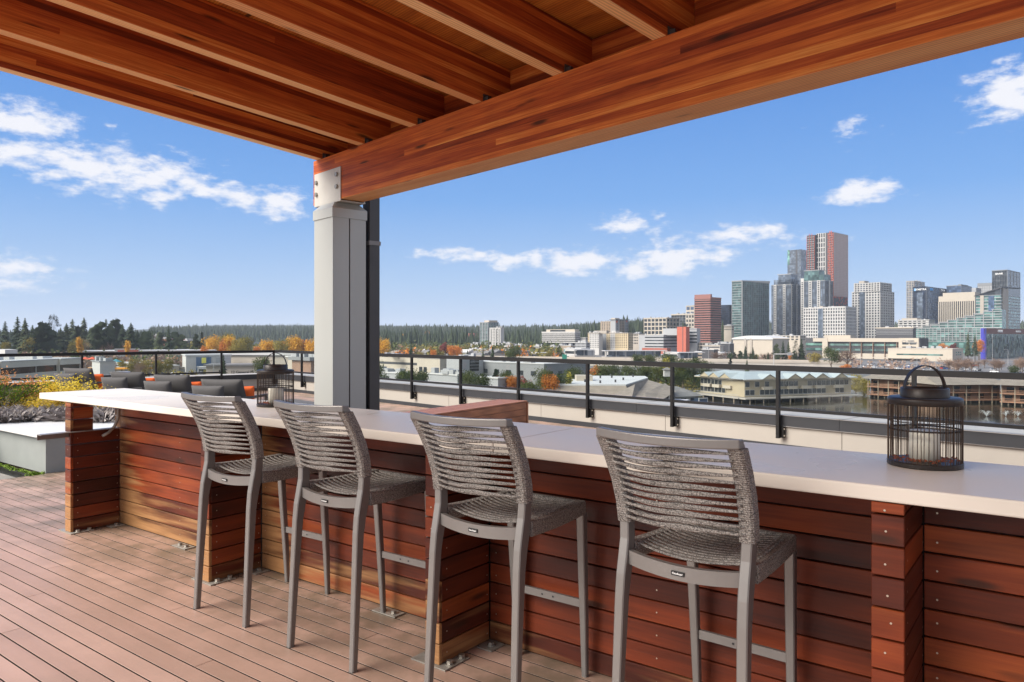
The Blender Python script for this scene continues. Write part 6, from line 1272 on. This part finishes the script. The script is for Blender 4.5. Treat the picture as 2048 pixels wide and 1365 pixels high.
# ---------------- planter bed on the terrace (left)
pb=thing('planter_bed','dark planter bed wrapping round the left and back of the low grey table','planter',bar(0,0,0),RB); part('box',MB().box(-16,-10.74,2.2,7.2,0,.42).box(-10.739,-6.6,4.52,7.2,0,.42),DKMET,pb); part('soil',MB().box(-15.95,-10.8,2.25,7.15,.42,.44).box(-10.799,-6.65,4.58,7.15,.421,.441),mat('soil',(.05,.035,.025),.95),pb)
def tobar(px,Y): p=at(px,Y); return p.dot(TB),p.dot(NB)
def leaf_shrub(name,label,s,d,z,rad,h,mats,n,seed,ls=.02,stems=18,cat='shrub',spiky=False,up=.0):
    r=random.Random(seed); t=thing(name,label,cat,bar(s,d,z),RB); st=MB(); tips=[]
    for i in range(stems):
        a=r.uniform(0,6.28); q=rad*r.uniform(.3,1); p=Vector((q*math.cos(a),q*math.sin(a),h*r.uniform(.6,1.0)*(1-.35*(q/rad)))); m_=Vector((p.x*.35,p.y*.35,p.z*.55)); st.tube([(0,0,0),m_,p],[.006,.004,.002],4); tips.append((m_,p))
    part('stems',st,BARK,t,kind='stuff')
    if isinstance(mats,(list,tuple)): groups=mats
    for gi,(m_,zlo,zhi,share) in enumerate(mats):
        mb=MB()
        for i in range(int(n*share)):
            a_,b_=r.choice(tips); u=r.uniform(.0,1); base=a_.lerp(b_,u)+Vector((r.gauss(0,.05),r.gauss(0,.05),r.gauss(0,.04)))
            if not (zlo*h<=base.z<=zhi*h): continue
            nrm=Vector((r.gauss(0,.6),r.gauss(0,.6),1)).normalized(); dr=Vector((r.gauss(0,1),r.gauss(0,1),r.gauss(up,.4))).normalized(); w=dr.cross(nrm).normalized(); l=ls*r.uniform(.7,1.5)
            mb.add([base,base+dr*l+w*l*.38,base+dr*l*2,base+dr*l-w*l*.38],[(0,1,2,3)])
        part('leaves',mb,m_,t,kind='stuff')
    return t
L_YEL=leafm('yellow_shrub_leaves',[(.25,(.50,.33,.02)),(.5,(.78,.58,.03)),(.75,(.85,.66,.12))],.6,.35,3); L_GRN=leafm('green_shrub_leaves',[(.25,(.06,.12,.01)),(.5,(.16,.25,.02)),(.75,(.32,.38,.03))],.6,.35,3); L_ORA=leafm('salmon_shrub_leaves',[(.25,(.50,.14,.04)),(.5,(.75,.30,.10)),(.75,(.80,.45,.20))],.6,.35,3); L_TAN=leafm('faded_yellow_leaves',[(.25,(.35,.22,.06)),(.5,(.62,.45,.12)),(.75,(.75,.6,.25))],.6,.3,3)
leaf_shrub('nandina_shrub','big green shrub with salmon-orange tips at the left edge',*tobar(8,9.9),.44,.55,.72,[(L_GRN,0,.75,.55),(L_ORA,.6,1.3,.75)],6200,1,.015,44,up=.5)
leaf_shrub('nandina_shrub','smaller salmon-tipped shrub left of the bright yellow shrub',*tobar(52,10.3),.44,.32,.48,[(L_GRN,0,.7,.5),(L_ORA,.5,1.3,.7)],2400,2,.014,26,up=.5)
leaf_shrub('yellow_shrub','bright yellow-leaved shrub rising behind the left end of the bar',*tobar(128,10.6),.44,.55,.62,[(L_YEL,.2,1.5,1)],3600,3,.017,40)
leaf_shrub('yellow_shrub','fading yellow shrub seen below the left end of the bar top',*tobar(95,10.0),.44,.62,.36,[(L_TAN,0,1.3,.6),(L_YEL,0,1.3,.5)],4200,4,.016,40)
leaf_shrub('yellow_shrub','fading yellow shrub seen through the gap beside the left fin',*tobar(205,10.2),.44,.62,.36,[(L_TAN,0,1.3,.6),(L_YEL,0,1.3,.5)],3600,5,.016,36)
L_GREYS=leafm('dry_grey_leaves',[(.3,(.20,.17,.16)),(.5,(.36,.32,.30)),(.7,(.50,.46,.44))],.8,.1,4)
def tuft(label,s,d,n,rad,seed):
    r=random.Random(seed); t=thing('dry_grass_tuft',label,'plant',bar(s,d,.44),RB,'dry grey tufts at the front of the planter'); mb=MB()
    for i in range(n):
        a=r.uniform(0,6.28); q=r.uniform(0,rad*.7); o=Vector((q*math.cos(a),q*math.sin(a),0)); l=r.uniform(.12,.30); dr=Vector((math.cos(a)*r.uniform(.2,1.2),math.sin(a)*r.uniform(.2,1.2),r.uniform(.4,1.1))).normalized(); w=dr.cross(Vector((0,0,1)))*r.uniform(.0025,.005)
        mid=o+dr*l*.6; tip=o+dr*l+Vector((dr.x*.04,dr.y*.04,-.05)); mb.add([o-w,o+w,mid+w,tip,mid-w],[(0,1,2,3,4)])
    part('blades',mb,L_GREYS,t,kind='stuff')
for k,(px,Y) in enumerate(((-20,9.35),(12,9.45),(40,9.5),(66,9.6),(92,9.75),(118,9.7),(150,9.65),(185,9.6),(215,9.5),(5,9.75),(75,9.9))): tuft('dry grey spiky tuft along the front of the planter',*tobar(px,Y),420,.34,40+k)
# ---------------- air
hz=bpy.data.materials.new('air_haze'); hz.use_nodes=True; nt=hz.node_tree; nt.nodes.remove(nt.nodes['Principled BSDF']); pv=nt.nodes.new('ShaderNodeVolumePrincipled'); pv.inputs['Density'].default_value=.00009; pv.inputs['Color'].default_value=(.80,.88,1.0,1); nt.links.new(pv.outputs[0],nt.nodes['Material Output'].inputs['Volume'])
ob('haze',MB().box(-9500,9500,-600,12500,-26,240).mesh('haze',hz),None,kind='stuff')
